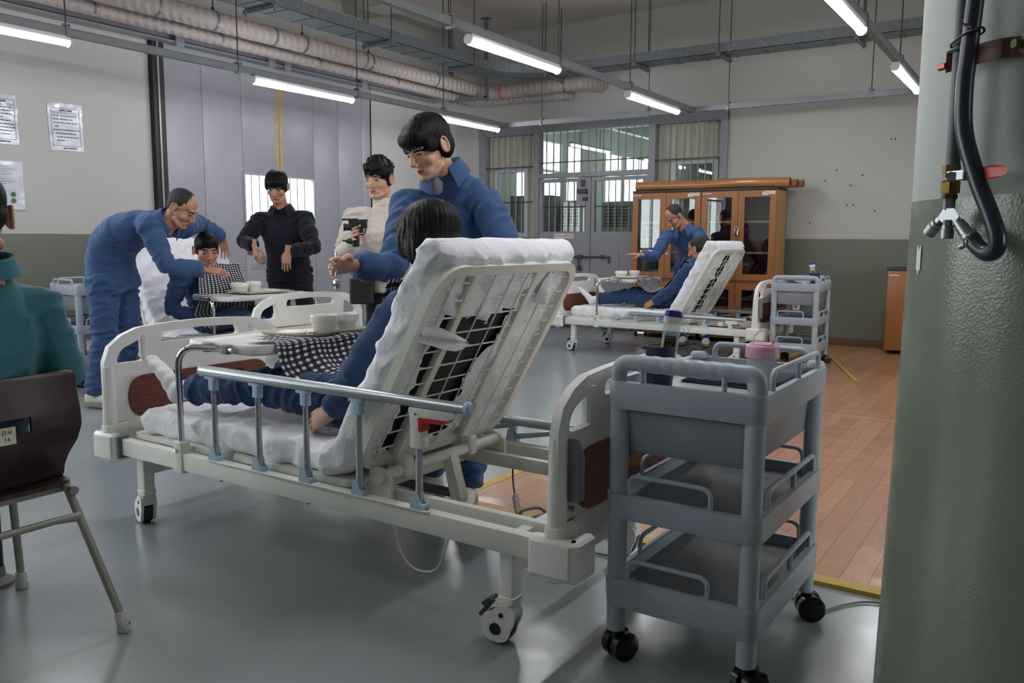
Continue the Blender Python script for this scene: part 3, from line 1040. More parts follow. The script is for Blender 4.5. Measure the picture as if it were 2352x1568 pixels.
def side_rail(bed, sy, up):
    """five post guard rail: raised, or folded down low along the frame"""
    y = sy * .453
    zb = .372
    xp = (-.396, -.146, .102, .352, .607)
    if up:
        dx, zt, x0, x1 = 0.0, .705, -.457, .789
    else:
        dx, zt, x0, x1 = .20, .452, -.22, 1.0
    g = obj('guard_rail', MB().loft([(x0, y, zt), (x1, y, zt)], (.022, .0165), side=(0, 0, 1), n=16), ALU, bed)
    for x, k in ((x0, -1), (x1, 1)):
        obj('end_cap', MB().loft([(x, y, zt), (x + k * .012, y, zt), (x + k * .02, y, zt)], [(.0235, .018), (.0235, .018), (.015, .011)], side=(0, 0, 1), n=16), LBLUE, g)
    obj('base_strip', MB().rbox((.105, y, .3655), (1.1, .036, .006), .017), BEDW, g)
    for i, x in enumerate(xp):
        xt = x + dx + (.05 if not up else 0)
        top = npv((xt, y, zt - .02))
        bot = npv((x, y, zb + .012))
        pst = obj('post', MB().loft([bot, top], (.0125, .009), side=(1, 0, 0) if up else (0, 1, 0), n=12), ALU, g)
        if up:
            if i < 4:
                obj('upper_clip', MB().rbox((x, y, zt - .045), (.034, .026, .05), .006).rbox((x - .008, y, zt - .022), (.062, .024, .012), .004), LBLUE, g)
        else:
            obj('upper_clip', MB().rbox((xt, y, zt - .03), (.034, .026, .03), .006), LBLUE, g)
        lc = MB()
        yo = .0135
        for q in (-1, 1):
            lc.prism(rpoly([(x - .024, zb - .003), (x - .02, zb + .04), (x - .008, zb + .05), (x + .004, zb + .046), (x + .012, zb + .016), (x + .026, zb + .012), (x + .026, zb - .003)], .006, 3), [], y + q * yo - .003, y + q * yo + .003, lambda a, z, t_: (a, t_, z))
        lc.bx((x - .026, y - .016, zb - .004), (x + .028, y + .016, zb + .012))
        obj('lower_clip', lc, LBLUE, g)
    xs = .607 + (dx + .05 if not up else 0)
    if up:
        lm = MB().prism(rpoly([(xs - .03, zt - .016), (xs + .15, zt - .016), (xs + .147, zt - .03), (xs + .125, zt - .042), (xs + .02, zt - .045), (xs + .022, zt - .115), (xs - .021, zt - .115), (xs - .022, zt - .06)], .008, 3), [], y - .017, y + .017, lambda a, z, t_: (a, t_, z))
        lm.prism(rpoly([(xs - .022, zt - .11), (xs + .023, zt - .11), (xs + .023, zt - .142), (xs - .022, zt - .142)], .004, 2), [], y - .018, y + .018, lambda a, z, t_: (a, t_, z))
        lt_ = obj('latch_housing', lm, WHITE, g, bevel=.002)
        tg = [(xs + .012, zt - .044), (xs + .125, zt - .042), (xs + .112, zt - .053)]
        for j in range(5):
            tg += [(xs + .1 - j * .016, zt - .058), (xs + .092 - j * .016, zt - .053)]
        tg += [(xs + .026, zt - .06), (xs + .026, zt - .085), (xs + .02, zt - .09), (xs + .012, zt - .085)]
        obj('red_trigger', MB().prism(tg, [], y - .012, y + .0185 * 1.0, lambda a, z, t_: (a, t_, z)).prism(tg, [], y - .0195, y - .012, lambda a, z, t_: (a, t_, z)), RED, lt_)
        obj('pin', MB().cyl((xs - .0, y - .0175, zt - .035), (xs - .0, y - .019, zt - .035), .003, n=8), BLACK, lt_)
    else:
        lm = MB().rbox((xs + .02, y, zt - .03), (.12, .034, .036), .01).rbox((xs - .09, y, zt - .05), (.05, .034, .04), .008).rbox((xs + .01, y, zt - .065), (.04, .034, .05), .008)
        lt_ = obj('latch_housing', lm, WHITE, g)
        obj('red_trigger', MB().bx((xs + .03, y - .018, zt - .058), (xs + .1, y + .018, zt - .05)), RED, lt_)
    for x in (.105 - .53, .105 + .53):
        obj('screw', MB().lathe([(.0, .3688), (.009, .3688), (.009, .371), (.004, .3735), (0, .3735)], (x, y, 0), 10, None, False), BRASS, g)
    return g


def make_bed(label, near_up, sheet_side=-1):
    b = thing('hospital_bed', label, 'bed', group=None)
    for sy in (-1, 1):
        obj('frame_beam', MB().bx((-1.09, sy * .462, .294), (1.06, sy * .420, .363)), BEDW, b, bevel=.004)
        obj('inner_beam', MB().bx((-.9, sy * .315, .30), (1.06, sy * .285, .352)), BEDW, b, bevel=.003)
        for x in (-.4, .08):
            q = obj('beam_bolt', MB().cyl((x, sy * .43, .294), (x, sy * .43, .278), .007, n=8), BRASS, b)
    for x in (-.924, -.35, .2, .924):
        obj('cross_beam', MB().bx((x - .02, -.411, .296), (x + .02, .411, .336)), BEDW, b, bevel=.003)
    for i, (sx, sy) in enumerate(((-1, -1), (1, -1), (-1, 1), (1, 1))):
        x, y = sx * .924, sy * .415
        lg = obj('leg', MB().rbox((x, y, .215), (.05, .05, .17), .006).rbox((x, y, .14), (.056, .056, .026), .007).lathe([(.026, .12), (.026, .135)], (x, y, 0), 16), BEDW, b, 35)
        caster(lg, x, y, (-18, 8, 20, 4)[i])
    for sx in (-1, 1):
        obj('leg_brace', MB().bx((sx * .924 - .015, -.39, .215), (sx * .924 + .015, .39, .255)), BEDW, b, bevel=.003)
    make_board(b, -1.105, -1, False)
    make_board(b, 1.105, 1, True)
    # seat and leg deck under the mattress
    obj('leg_deck', MB().prism(rpoly([(-1.02, -.41), (-.4, -.41), (-.4, .41), (-1.02, .41)], .05), [], .362, .382, lambda a, y, t_: (a, y, t_)), BEDW, b, 30)
    obj('seat_deck', MB().prism(rpoly([(-.38, -.41), (.27, -.41), (.27, .41), (-.38, .41)], .05), [], .362, .382, lambda a, y, t_: (a, y, t_)), BEDW, b, 30)
    # raised back section: tube loop, stiffeners, wire mesh, hinge shaft

    def bp(u, v, n_=0.0):
        return HP + BV * v + BN * n_ + npv((0, u, 0))
    W_, L_ = .408, .768
    loop = []
    cr = .085
    for cx, cv, a0 in ((W_ - cr, L_ - cr, 0), (-W_ + cr, L_ - cr, 90), (-W_ + cr, cr, 180), (W_ - cr, cr, 270)):
        for k in range(8):
            a = R(a0 + 90 * k / 7)
            loop.append(bp(cx + cr * math.cos(a), cv + cr * math.sin(a)))
    loop.append(loop[0])
    m = MB()
    inner, outer_, r4 = [], [], []
    for i, p in enumerate(loop):
        c = bp(0, L_ / 2)
        # square tube, section turned to face the middle of the loop
        tprev, tnext = loop[i - 1 if i else -2], loop[(i + 1) if i < len(loop) - 1 else 1]
        tt = unit(tnext - tprev)
        sd = np.cross(tt, BN)
        r4.append([p + sd * .017 + BN * .017, p - sd * .017 + BN * .017, p - sd * .017 - BN * .017, p + sd * .017 - BN * .017])
    m.rings(r4, cap=False)
    bs = obj('back_frame', m, BEDW, b, 50, bevel=0)
    for u in (-.225, .15):
        m = MB()
        c0, c1 = bp(u, .0, -.002), bp(u, L_ - .01, -.002)
        m.box((c0 + c1) / 2, (.034, .024, L_ - .02), ((0, 1, 0), BN, BV))
        c0 = bp(u, -.02, -.03)
        m.box(bp(u, .07, -.022), (.046, .02, .22), ((0, 1, 0), BN, BV))
        obj('stiffener', m, BEDW, bs, bevel=.003)
    for j in range(11):
        v = .06 + j * (L_ - .11) / 10
        obj('wire', MB().cyl(bp(-W_ + .01, v, -.006), bp(W_ - .01, v, -.006), .0032, n=6), BEDW, bs)
    for u in (-.335, -.12, -.01, .08, .25, .335):
        obj('wire', MB().cyl(bp(u, .01, -.011), bp(u, L_ - .01, -.011), .0032, n=6), BEDW, bs)
    sh = HP + npv((.055, 0, -.04))
    hs = obj('hinge_shaft', MB().cyl(sh + npv((0, -.36, 0)), sh + npv((0, .36, 0)), .021, n=16), BEDW, b)
    for u in (-.225, .15):
        obj('hinge_clamp', MB().rbox(sh + npv((0, u, .012)), (.056, .05, .075), .012), BEDW, hs)
    for u in (-.34, .34):
        obj('hinge_plate', MB().prism(rpoly([(sh[0] - .05, .30), (sh[0] + .045, .30), (sh[0] + .045, .40), (sh[0], .43), (sh[0] - .05, .43)], .02), [], u - .008, u + .008, lambda a, z, t_: (a, t_, z)), BEDW, hs, 30)
    # lifting motor under the deck
    mt = obj('lift_motor', MB().loft([(.05, -.02, .27), (.36, .03, .25)], .017, n=14).rbox((.02, -.03, .25), (.12, .08, .07), .015), mat('motor_grey', (92, 94, 97), .5), b)
    ar = MB().prism(rpoly([(sh[0] - .02, .41), (sh[0] + .022, .41), (sh[0] + .075, .24), (sh[0] + .06, .215), (sh[0] + .03, .225)], .014), [], .005, .05, lambda a, z, t_: (a, t_, z))
    obj('lift_arm', ar, BEDW, mt, 30)
    obj('arm_pin', MB().cyl((sh[0] + .05, -.002, .24), (sh[0] + .05, .058, .24), .011, n=10), CHROME, mt)
    side_rail(b, -1, near_up)
    side_rail(b, 1, False)
    for sy in (-1, 1):
        so = obj('table_socket', MB().rbox((-.62, sy * .446, .345), (.056, .044, .125), .006), BEDW, b, 35)
        obj('socket_knob', MB().cyl((-.625, sy * .466, .375), (-.625, sy * .476, .375), .007, n=10), CHROME, so)
    return b


# ---------------------------------------------------------------- mattress with its sheet
def bed_path(s):
    """centre line of the mattress: s in metres from the foot end; returns point, normal"""
    z0 = .434
    s1, rad, th = 1.116, .13, R(60.8)
    xs = -.985
    if s < s1:
        return npv((xs + s, 0, z0)), npv((0, 0, 1))
    s2 = s1 + rad * th
    c = npv((xs + s1, 0, z0 + rad))
    if s < s2:
        a = (s - s1) / rad
        return c + npv((rad * math.sin(a), 0, -rad * math.cos(a))), npv((-math.sin(a), 0, math.cos(a)))
    p = c + npv((rad * math.sin(th), 0, -rad * math.cos(th)))
    return p + BV * (s - s2), BN.copy()


S_END = 1.116 + .13 * R(60.8) + .80
HOLE = [(-.284, .588), (-.084, .567), (-.017, .525), (-.004, .563), (.124, .595), (.099, .494), (.083, .439), (.044, .396), (.034, .329), (.003, .276), (.023, .223), (.013, .134), (.04, .03), (-.313, .03), (-.287, .235), (-.278, .36), (-.306, .485), (-.277, .55)]


def inside(p, poly):
    r = False
    for i in range(len(poly)):
        a, b = poly[i - 1], poly[i]
        if (a[1] > p[1]) != (b[1] > p[1]) and p[0] < (b[0] - a[0]) * (p[1] - a[1]) / (b[1] - a[1]) + a[0]:
            r = not r
    return r


def make_mattress(label, seed, hole=HOLE, strip=None):
    mtr = thing('mattress', label, 'mattress')
    HWI, TH = .420, .108
    sec = rrect(2 * HWI, TH, .038, 5)
    foam = MB()
    rings = []
    for i in range(40):
        s = .03 + (S_END - .06) * i / 39
        p, n_ = bed_path(s)
        wf = .93 * (1 - .05 * max(0.0, min(1.0, (1.25 - s) / .2)))
        rings.append([p + npv((0, a * wf, 0)) + n_ * (b * .80) for a, b in sec])
    foam.rings(rings)
    obj('foam_core', foam, FOAM, mtr, 50)
    # sheet: grid s by perimeter
    per = []
    n = len(sec)
    for i in range(n):
        a, b = npv(sec[i]), npv(sec[(i + 1) % n])
        L = np.linalg.norm(b - a)
        m = max(1, int(L / .017))
        for j in range(m):
            per.append(a + (b - a) * j / m)
    NS = 112
    V, F = [], []
    m = len(per)
    end = .035
    for i in range(NS + 1):
        s = S_END * i / NS
        # round the two ends
        e = min(s, S_END - s)
        k = 1.0 if e > end else math.sqrt(max(0.0, 1 - ((end - e) / end) ** 2)) * .999 + .001
        p, n_ = bed_path(s)
        for q in per:
            a, b = q[0], q[1] * (.25 + .75 * k)
            a = a * (1 - .03 * (1 - k)) * (1 - .055 * max(0.0, min(1.0, (1.25 - s) / .2)))
            side = abs(q[0]) > HWI - .05
            under = b < -TH * .3 and not side
            P = p + npv((0, a, 0)) + n_ * b
            v = npv((a * 1.0, s, b * 2)) * 1.0
            w = noise.noise(Vector((a * 5 + s * 3 + seed, s * 9, b * 9 + seed)))
            r1 = (1 - abs(noise.noise(Vector((a * 4 + seed, s * 9 + a * 5 + b * 12, b * 8))) * 2)) ** 2
            r2 = (1 - abs(noise.noise(Vector((a * 9 - s * 6, s * 8 + seed, b * 14))) * 2)) ** 2
            bend = math.exp(-((s - 1.13) / .25) ** 2)
            amp = (.009 + .020 * bend) + (.013 if side else 0)
            d = max(-.006, min(.010 if side else .03, amp * (r1 * .8 + r2 * .5 - .5) + .004 * w))
            dirv = n_ * (1 if b > 0 else -1) * (0.4 if side else 1) + npv((0, math.copysign(1, a), 0)) * (1 if side else 0)
            if under:
                d = .003 + .020 * max(0, r1 - .3) + .016 * r2
                d *= (1.0 if s > 1.28 else .2)
            V.append(P + dirv * d)
    s0 = 1.116 + .13 * R(60.8) - .0246
    for i in range(NS):
        for j in range(m):
            q = (per[j] + per[(j + 1) % m]) / 2
            s = S_END * (i + .5) / NS
            if q[1] < -TH * .35:
                if s < .9 and abs(q[0]) < .3:
                    continue
                if s > .9:
                    jx = .012 * noise.noise(Vector((q[0] * 30, s * 30, seed)))
                    if hole is not None and inside((q[0] + jx, s - s0 + jx), hole):
                        continue
            a, b = i * m + j, i * m + (j + 1) % m
            F.append((a, b, b + m, a + m))
    for r0 in (0, NS * m):
        F.append(tuple(r0 + j for j in range(m)))
    sh = raw('sheet', np.array(V), F, SHEET, mtr)
    if hole is HOLE:
        fl = MB()
        P0 = lambda u, v, n_: HP + BV * v + BN * n_ + npv((0, u, 0))

        def flap(u, v):
            a = npv((-.40, .575)) * (1 - v) + npv((-.395, .51)) * v
            b = npv((-.27, .578)) * (1 - v) + npv((-.19, .47)) * v
            c = npv((-.104, .476)) * (1 - v) + npv((-.10, .472)) * v
            q = a * (1 - u) ** 2 + b * 2 * u * (1 - u) + c * u * u
            k = 1 - abs(u - .5)
            return P0(q[0], q[1], -.012 - .05 * math.sin(u * 3.0) ** 2 * (1 - .4 * v) + .012 * math.sin(v * 9 + u * 5))
        obj('sheet_corner', fl.grid(flap, 16, 8), SHEET, sh, 180)
        fl2 = MB()

        def flap2(u, v):
            q = npv((.20 + .05 * u, .72 - .1 * v + .03 * u))
            return P0(q[0], q[1], -.015 - .04 * math.sin(u * 3.1) * v)
        obj('sheet_corner', fl2.grid(flap2, 8, 8), SHEET, sh, 180)
    return mtr


# ---------------------------------------------------------------- over-bed table
TABLEW = mat('table_white', (226, 226, 224), .3)
TRAYM = mat('tray_cream', (206, 200, 174), .4)
BOWLM = mat('bowl_white', (238, 238, 234), .3)


def make_table(label):
    t_ = thing('overbed_table', label, 'table')
    out = rpoly([(-.70, -.37), (-.26, -.37), (-.26, .41), (-.70, .41)], .075, 6)
    lip = [(p[0] * 1, p[1] * 1) for p in out]
    m = MB()
    cx, cy = -.48, .02
    rings = []
    for z, k in ((.762, .97), (.768, .995), (.788, 1.0), (.800, .985), (.800, .93), (.794, .91)):
        rings.append([(cx + (p[0] - cx) * k, cy + (p[1] - cy) * k, z) for p in out])
    m.rings(rings)
    top = obj('table_top', m, TABLEW, t_, 40)
    for sy, yy in ((-1, -.446), (1, .446)):
        ye = -.385 if sy < 0 else .425
        lg = obj('leg', MB().tube([(-.62, yy, .36), (-.62, yy, .783), (-.44, ye, .783), (-.36, ye, .783)], .0125, n=14, fil=.085, k=7), CHROME, t_, 60)
        for x in (-.515, -.40):
            obj('clamp', MB().rbox((x, ye, .783), (.042, .034, .036), .008), GREYP, t_)
    return t_


def make_tray(label):
    m = MB()
    out = rrect(.29, .40, .035, 4)
    rings = []
    for z, k in ((0, .90), (.002, .93), (.012, .985), (.016, 1.0), (.0175, .99), (.014, .965), (.005, .91), (.004, .88)):
        rings.append([(p[0] * k, p[1] * k, z) for p in out])
    m.rings(rings)
    return tag(obj('meal_tray', m, TRAYM, None, 50), label, 'tray')


def make_bowl(label, r, h):
    m = MB().lathe([(.0, 0), (r * .72, 0), (r * .78, .006), (r * .92, h * .55), (r * .97, h * .6), (r, h * .62), (r, h * .97), (r * .985, h), (r * .955, h * .98), (r * .9, h * .6), (r * .7, .012), (0, .01)], n=32, cap=False)
    return tag(obj('bowl', m, BOWLM, None, 50), label, 'bowl')


def make_lid(label, r):  # flat bowl lid laid down on the tray
    m = MB().lathe([(0, 0), (r * .9, 0), (r, .004), (r, .008), (r * .8, .013), (0, .014)], n=32, cap=False)
    return tag(obj('bowl_lid', m, BOWLM, None, 50), label, 'dish')


GING = bpy.data.materials.new('gingham_cloth')
GING.use_nodes = True
t = NT(GING)
uv = t.n('ShaderNodeTexCoord').outputs['UV']
sx = t.n('ShaderNodeSeparateXYZ')
t.l(uv, sx.inputs[0])
CK = .0165
fu = t.math('GREATER_THAN', t.math('FRACT', t.math('DIVIDE', sx.outputs[0], CK * 2)), .46)
fv = t.math('GREATER_THAN', t.math('FRACT', t.math('DIVIDE', sx.outputs[1], CK * 2)), .46)
k = t.math('ADD', t.math('MULTIPLY', fu, .5), t.math('MULTIPLY', fv, .5))
cr_ = t.n('ShaderNodeValToRGB')
cr_.color_ramp.interpolation = 'CONSTANT'
e = cr_.color_ramp.elements
e[0].position, e[0].color = 0, rgb((226, 228, 232))
e[1].position, e[1].color = .4, rgb((66, 64, 70))
x_ = e.new(.8)
x_.color = rgb((24, 24, 28))
t.l(k, cr_.inputs[0])
t.l(cr_.outputs[0], t.b.inputs['Base Color'])
t.b.inputs['Roughness'].default_value = .8


def cloth(name, fn, nu, nv, lu, lv, m, parent=None, thick=.0):
    g = MB().grid(fn, nu, nv)
    me = bpy.data.meshes.new(name)
    me.from_pydata([tuple(float(q) for q in p) for p in g.v], [], g.f)
    uvl = me.uv_layers.new()
    for p in me.polygons:
        for li in p.loop_indices:
            vi = me.loops[li].vertex_index
            uvl.data[li].uv = ((vi // (nv + 1)) / nu * lu, (vi % (nv + 1)) / nv * lv)
    return add_mesh(name, me, m, parent, 180)


def catmull(P, n):
    P = [npv(p) for p in P]
    P = [P[0] * 2 - P[1]] + P + [P[-1] * 2 - P[-2]]
    seg = len(P) - 3
    out = []
    for i in range(n + 1):
        u = i / n * seg
        k_ = min(int(u), seg - 1)
        f = u - k_
        a, b, c, d = P[k_:k_ + 4]
        out.append(.5 * (2 * b + (c - a) * f + (2 * a - 5 * b + 4 * c - d) * f * f + (3 * b - a - 3 * c + d) * f ** 3))
    return out


def set_pose(o, loc, rz):
    o.location = loc
    o.rotation_euler = (0, 0, R(rz))
    return o


def on_bed(bed, x, y, z, extra=0.0):
    a = bed.rotation_euler.z
    c, s = math.cos(a), math.sin(a)
    return (bed.location.x + c * x - s * y, bed.location.y + s * x + c * y, z), math.degrees(a) + extra


BEDS = [((-2.214, 2.405, 0), -.66), ((-3.447, 8.33, 0), -2.4), ((-5.471, 4.173, 0), 175.5)]
bed1 = make_bed('white hospital bed in the foreground with its near guard rail raised', True)
set_pose(bed1, *BEDS[0])
bed2 = make_bed('white hospital bed in front of the wooden glass cabinets, guard rails folded down', False)
set_pose(bed2, *BEDS[1])
bed3 = copy_tree(bed2)
bed3['label'] = 'white hospital bed at the left, beside the steel sliding door'
set_pose(bed3, *BEDS[2])
m1 = set_pose(make_mattress('white sheeted mattress on the foreground bed, dark foam showing behind', 3.1), *BEDS[0])
STRIP = [(-.14, -.1), (-.06, .12), (-.10, .3), (-.02, .5), (-.06, .70), (.06, .71), (.12, .5), (.05, .3), (.10, .12), (.03, -.1)]
m2 = set_pose(make_mattress('white sheeted mattress on the bed by the wooden cabinets', 7.7, STRIP), *BEDS[1])
m3 = set_pose(make_mattress('white sheeted mattress on the bed by the steel sliding door', 12.3, STRIP), *BEDS[2])
t1 = set_pose(make_table('white over-bed table with chrome legs on the foreground bed'), *BEDS[0])
for b_, nm, who in ((1, 'on the bed by the wooden cabinets', ''), (2, 'on the bed by the steel sliding door', '')):
    q = copy_tree(t1)
    q['label'] = 'white over-bed table with chrome legs ' + nm
    set_pose(q, *BEDS[b_])
for b_, nm in ((bed1, 'foreground over-bed table'), (bed2, 'over-bed table by the wooden cabinets'), (bed3, 'over-bed table by the steel door')):
    ty = .10 if b_ is bed1 else -.05
    q = make_tray('shallow cream meal tray on the ' + nm)
    q.location, a_ = on_bed(b_, -.44, ty, .801)
    q.rotation_euler.z = R(a_)
    q = make_bowl('round deep white bowl on the ' + nm, .058, .075)
    q.location, a_ = on_bed(b_, -.385, ty + .0, .8065)
    q = make_bowl('wider low white bowl on the ' + nm, .066, .07)
    q.location, a_ = on_bed(b_, -.40 if b_ is not bed2 else -.50, ty + (.128 if b_ is not bed2 else -.09), .8065)
    if b_ is not bed2:
        q = make_lid('flat white lid lying on the meal tray, ' + nm, .06)
        q.location, a_ = on_bed(b_, -.46, ty - .11, .8065)
sp = MB().loft([(0, 0, .006), (.07, .0, .006), (.14, 0, .006)], [(.003, .0015), (.0035, .0015), (.005, .0015)], side=(0, 1, 0), n=8).ell((.16, 0, .006), (.02, .014, .004))
q = tag(obj('spoon', sp, CHROME, None, 60), 'steel spoon lying on the meal tray by the steel door', 'spoon')
q.location, a_ = on_bed(bed3, -.47, .06, .806)
q.rotation_euler.z = R(a_ + 90)


# ================================================================ trolleys
TRG = mat('trolley_grey', (166, 174, 188), .38, var=.02)
TRP = mat('trolley_post', (172, 180, 192), .36, var=.02)
TRS = mat('trolley_shelf', (122, 124, 131), .5, var=.05, vscale=4)
TOPW = mat('trolley_top', (176, 178, 186), .35)


def shelf(t, z0, z1, nm, floor_m):
    o = rrect(.445, .645, .035, 5)
    i_ = rrect(.40, .60, .025, 5)
    m = MB()
    rings = []
    for z, k in ((z0, .985), (z0 + .004, .99), (z1 - .004, 1.0), (z1, .995)):
        rings.append([(p[0] * k, p[1] * k, z) for p in o])
    zi = z1 - .035
    rings += [[(p[0], p[1], z1) for p in i_], [(p[0] * .985, p[1] * .985, zi) for p in i_]]
    s = obj(nm, m.rings(rings), TRG, t, 40)
    obj('shelf_floor', MB().prism(rrect(.39, .59, .02, 4), [], zi - .001, zi + .002, lambda a, b, q: (a, b, q)), floor_m, s, 0)
    return s


def guard(t, pts, mid=None, r=.007):
    g = MB().tube(pts, r, n=8, fil=.03, k=5)
    if mid:
        for p in mid:
            g.cyl(p[0], p[1], r * .95, n=8)
    return obj('guard_rail', g, TRP, t, 60)


def make_trolley(label):
    t = thing('service_trolley', label, 'trolley')
    for z0, z1, nm, fm in ((.742, .818, 'top_tray', TOPW), (.43, .50, 'middle_shelf', TRS), (.172, .256, 'bottom_shelf', TRS)):
        s = shelf(t, z0, z1, nm, fm)
        if nm != 'top_tray':
            guard(s, [(-.15, -.305, z1 - .01), (-.15, -.305, z1 + .055), (.085, -.305, z1 + .055), (.085, -.305, z1 - .01)])
            for x in (-.135, .07):
                obj('rivet', MB().cyl((x, -.297, z1 - .002), (x, -.297, z1 + .002), .006, n=8), TRP, s)
            guard(s, [(-.07, .305, z1 - .01), (-.07, .305, z1 + .05), (.16, .305, z1 + .05), (.16, .305, z1 - .01)])
        else:
            guard(s, [(-.14, .305, z1 - .01), (-.14, .305, z1 + .045), (.16, .305, z1 + .045), (.16, .305, z1 - .01)], r=.009)
            for x in (-.12, .11):
                obj('stay', MB().cyl((x, -.303, z1 - .005), (x, -.303, z1 + .05), .0075, n=8), TRP, s)
        guard(s, [(.207, -.215, z1 - .01), (.207, -.215, z1 + .05), (.207, .245, z1 + .05), (.207, .245, z1 - .01)], [((.207, .03, z1 - .01), (.207, .03, z1 + .05))], r=.008)
        if nm != 'top_tray':
            guard(s, [(-.207, -.1, z1 - .01), (-.207, -.1, z1 + .05), (-.207, .245, z1 + .05), (-.207, .245, z1 - .01)])
    # posts in lengths between the shelves, casters under them
    for sx in (-1, 1):
        for sy in (-1, 1):
            x, y = sx * .19, sy * .29
            p = obj('post', MB().cyl((x, y, .095), (x, y, .75), .0265, n=16), TRP, t, 60)
            if sy > 0:
                obj('post_cap', MB().lathe([(.027, .815), (.027, .828), (.022, .834), (0, .835)], (x, y, 0), 16, None, False), TRP, p)
            w = MB()
            ang = R((-25, 20, -30, -62)[(sx + 1) + (sy + 1) // 2])
            d = npv((math.cos(ang), math.sin(ang), 0))
            c = npv((x, y, .043)) + npv((-d[1], d[0], 0)) * .018
            for q in (-1, 1):
                w.loft([c + d * (q * .0205 + k) for k in (-.016, -.012, .012, .016)], [.033, .0425, .0425, .033], n=24)
            cs = obj('caster', MB().cyl((x, y, .06), (x, y, .1), .012, n=8).rbox(c + npv((0, 0, .018)), (.02, .05, .05), .006, (d, (-d[1], d[0], 0), (0, 0, 1))), BLACK, p)
            obj('wheel', w, mat('wheel_gloss_black', (18, 18, 20), .22), cs, 40)
    # push handle across the near end
    h = MB().tube([(-.195, -.29, .80), (-.195, -.29, .868), (.195, -.29, .868), (.195, -.29, .80)], .0222, n=16, fil=.045, k=6)
    ho = obj('push_handle', h, TRG, t, 60)
    obj('grip', MB().loft([(-.135 + .27 * i / 34, -.29, .868) for i in range(35)], [.0236 + .0010 * math.sin(i * 1.25) for i in range(35)], n=16), TRG, ho, 60)
    # drawer hung under the top tray
    d = MB()
    rings = []
    for z, k in ((.615, .93), (.62, .945), (.728, 1.0), (.735, 1.0)):
        rings.append([(p[0] * k, p[1] * k, z) for p in rrect(.36, .59, .02, 4)])
    rings.append([(p[0] * .96, p[1] * .96, .735) for p in rrect(.36, .59, .02, 4)])
    rings.append([(p[0] * .92, p[1] * .92, .63) for p in rrect(.36, .59, .02, 4)])
    obj('drawer', d.rings(rings), mat('drawer_grey', (146, 153, 165), .42), t, 40)
    for k in range(9):
        obj('drawer_rib', MB().bx((-.16 + k * .04 - .002, -.29, .733), (-.16 + k * .04 + .002, -.28, .743)), TRG, t)
    return t


TROL = [((-.796, 2.356, 0), -.74), ((-2.04, 8.22, 0), 3.0), ((-6.72, 3.95, 0), 178)]
trolley1 = set_pose(make_trolley('large grey three shelf trolley in the right foreground with a navy cup on top'), *TROL[0])
trolley2 = copy_tree(trolley1)
trolley2['label'] = 'grey three shelf trolley beside the far bed near the back wall'
set_pose(trolley2, *TROL[1])
trolley3 = copy_tree(trolley1)
trolley3['label'] = 'grey three shelf trolley at the far left, mostly behind the bending carer'
set_pose(trolley3, *TROL[2])
trolley3.scale = (1, 1, 1)

NAVYP = mat('navy_plastic', (28, 44, 76), .4)
YEL = mat('yellow_inside', (188, 150, 50), .5)
PINKP = mat('pink_plastic', (226, 168, 190), .35)
PURPLE = mat('purple_cap', (48, 30, 150), .3)
CLEARP = mat('clear_plastic', (222, 226, 236), .12)
CLEARP.node_tree.nodes['Principled BSDF'].inputs['Alpha'].default_value = .42
TOWELM = mat('dark_towel', (66, 64, 80), .95, bump=.5, bscale=220)


def make_cup(label):
    t = thing('cup', label, 'cup')
    obj('body', MB().lathe([(0, 0), (.033, 0), (.036, .004), (.042, .116), (.042, .12), (.039, .12), (.034, .01), (0, .008)], n=32, cap=False), NAVYP, t, 50)
    obj('inside', MB().lathe([(.0385, .117), (.033, .012), (0, .0095)], n=28, cap=False), YEL, t, 50)
    obj('handle', MB().loft(fillet([(-.040, 0, .116), (-.062, 0, .108), (-.07, 0, .09), (-.06, 0, .04), (-.037, 0, .02)], .02), (.010, .0035), side=(0, 1, 0), n=10), NAVYP, t, 60)
    return t


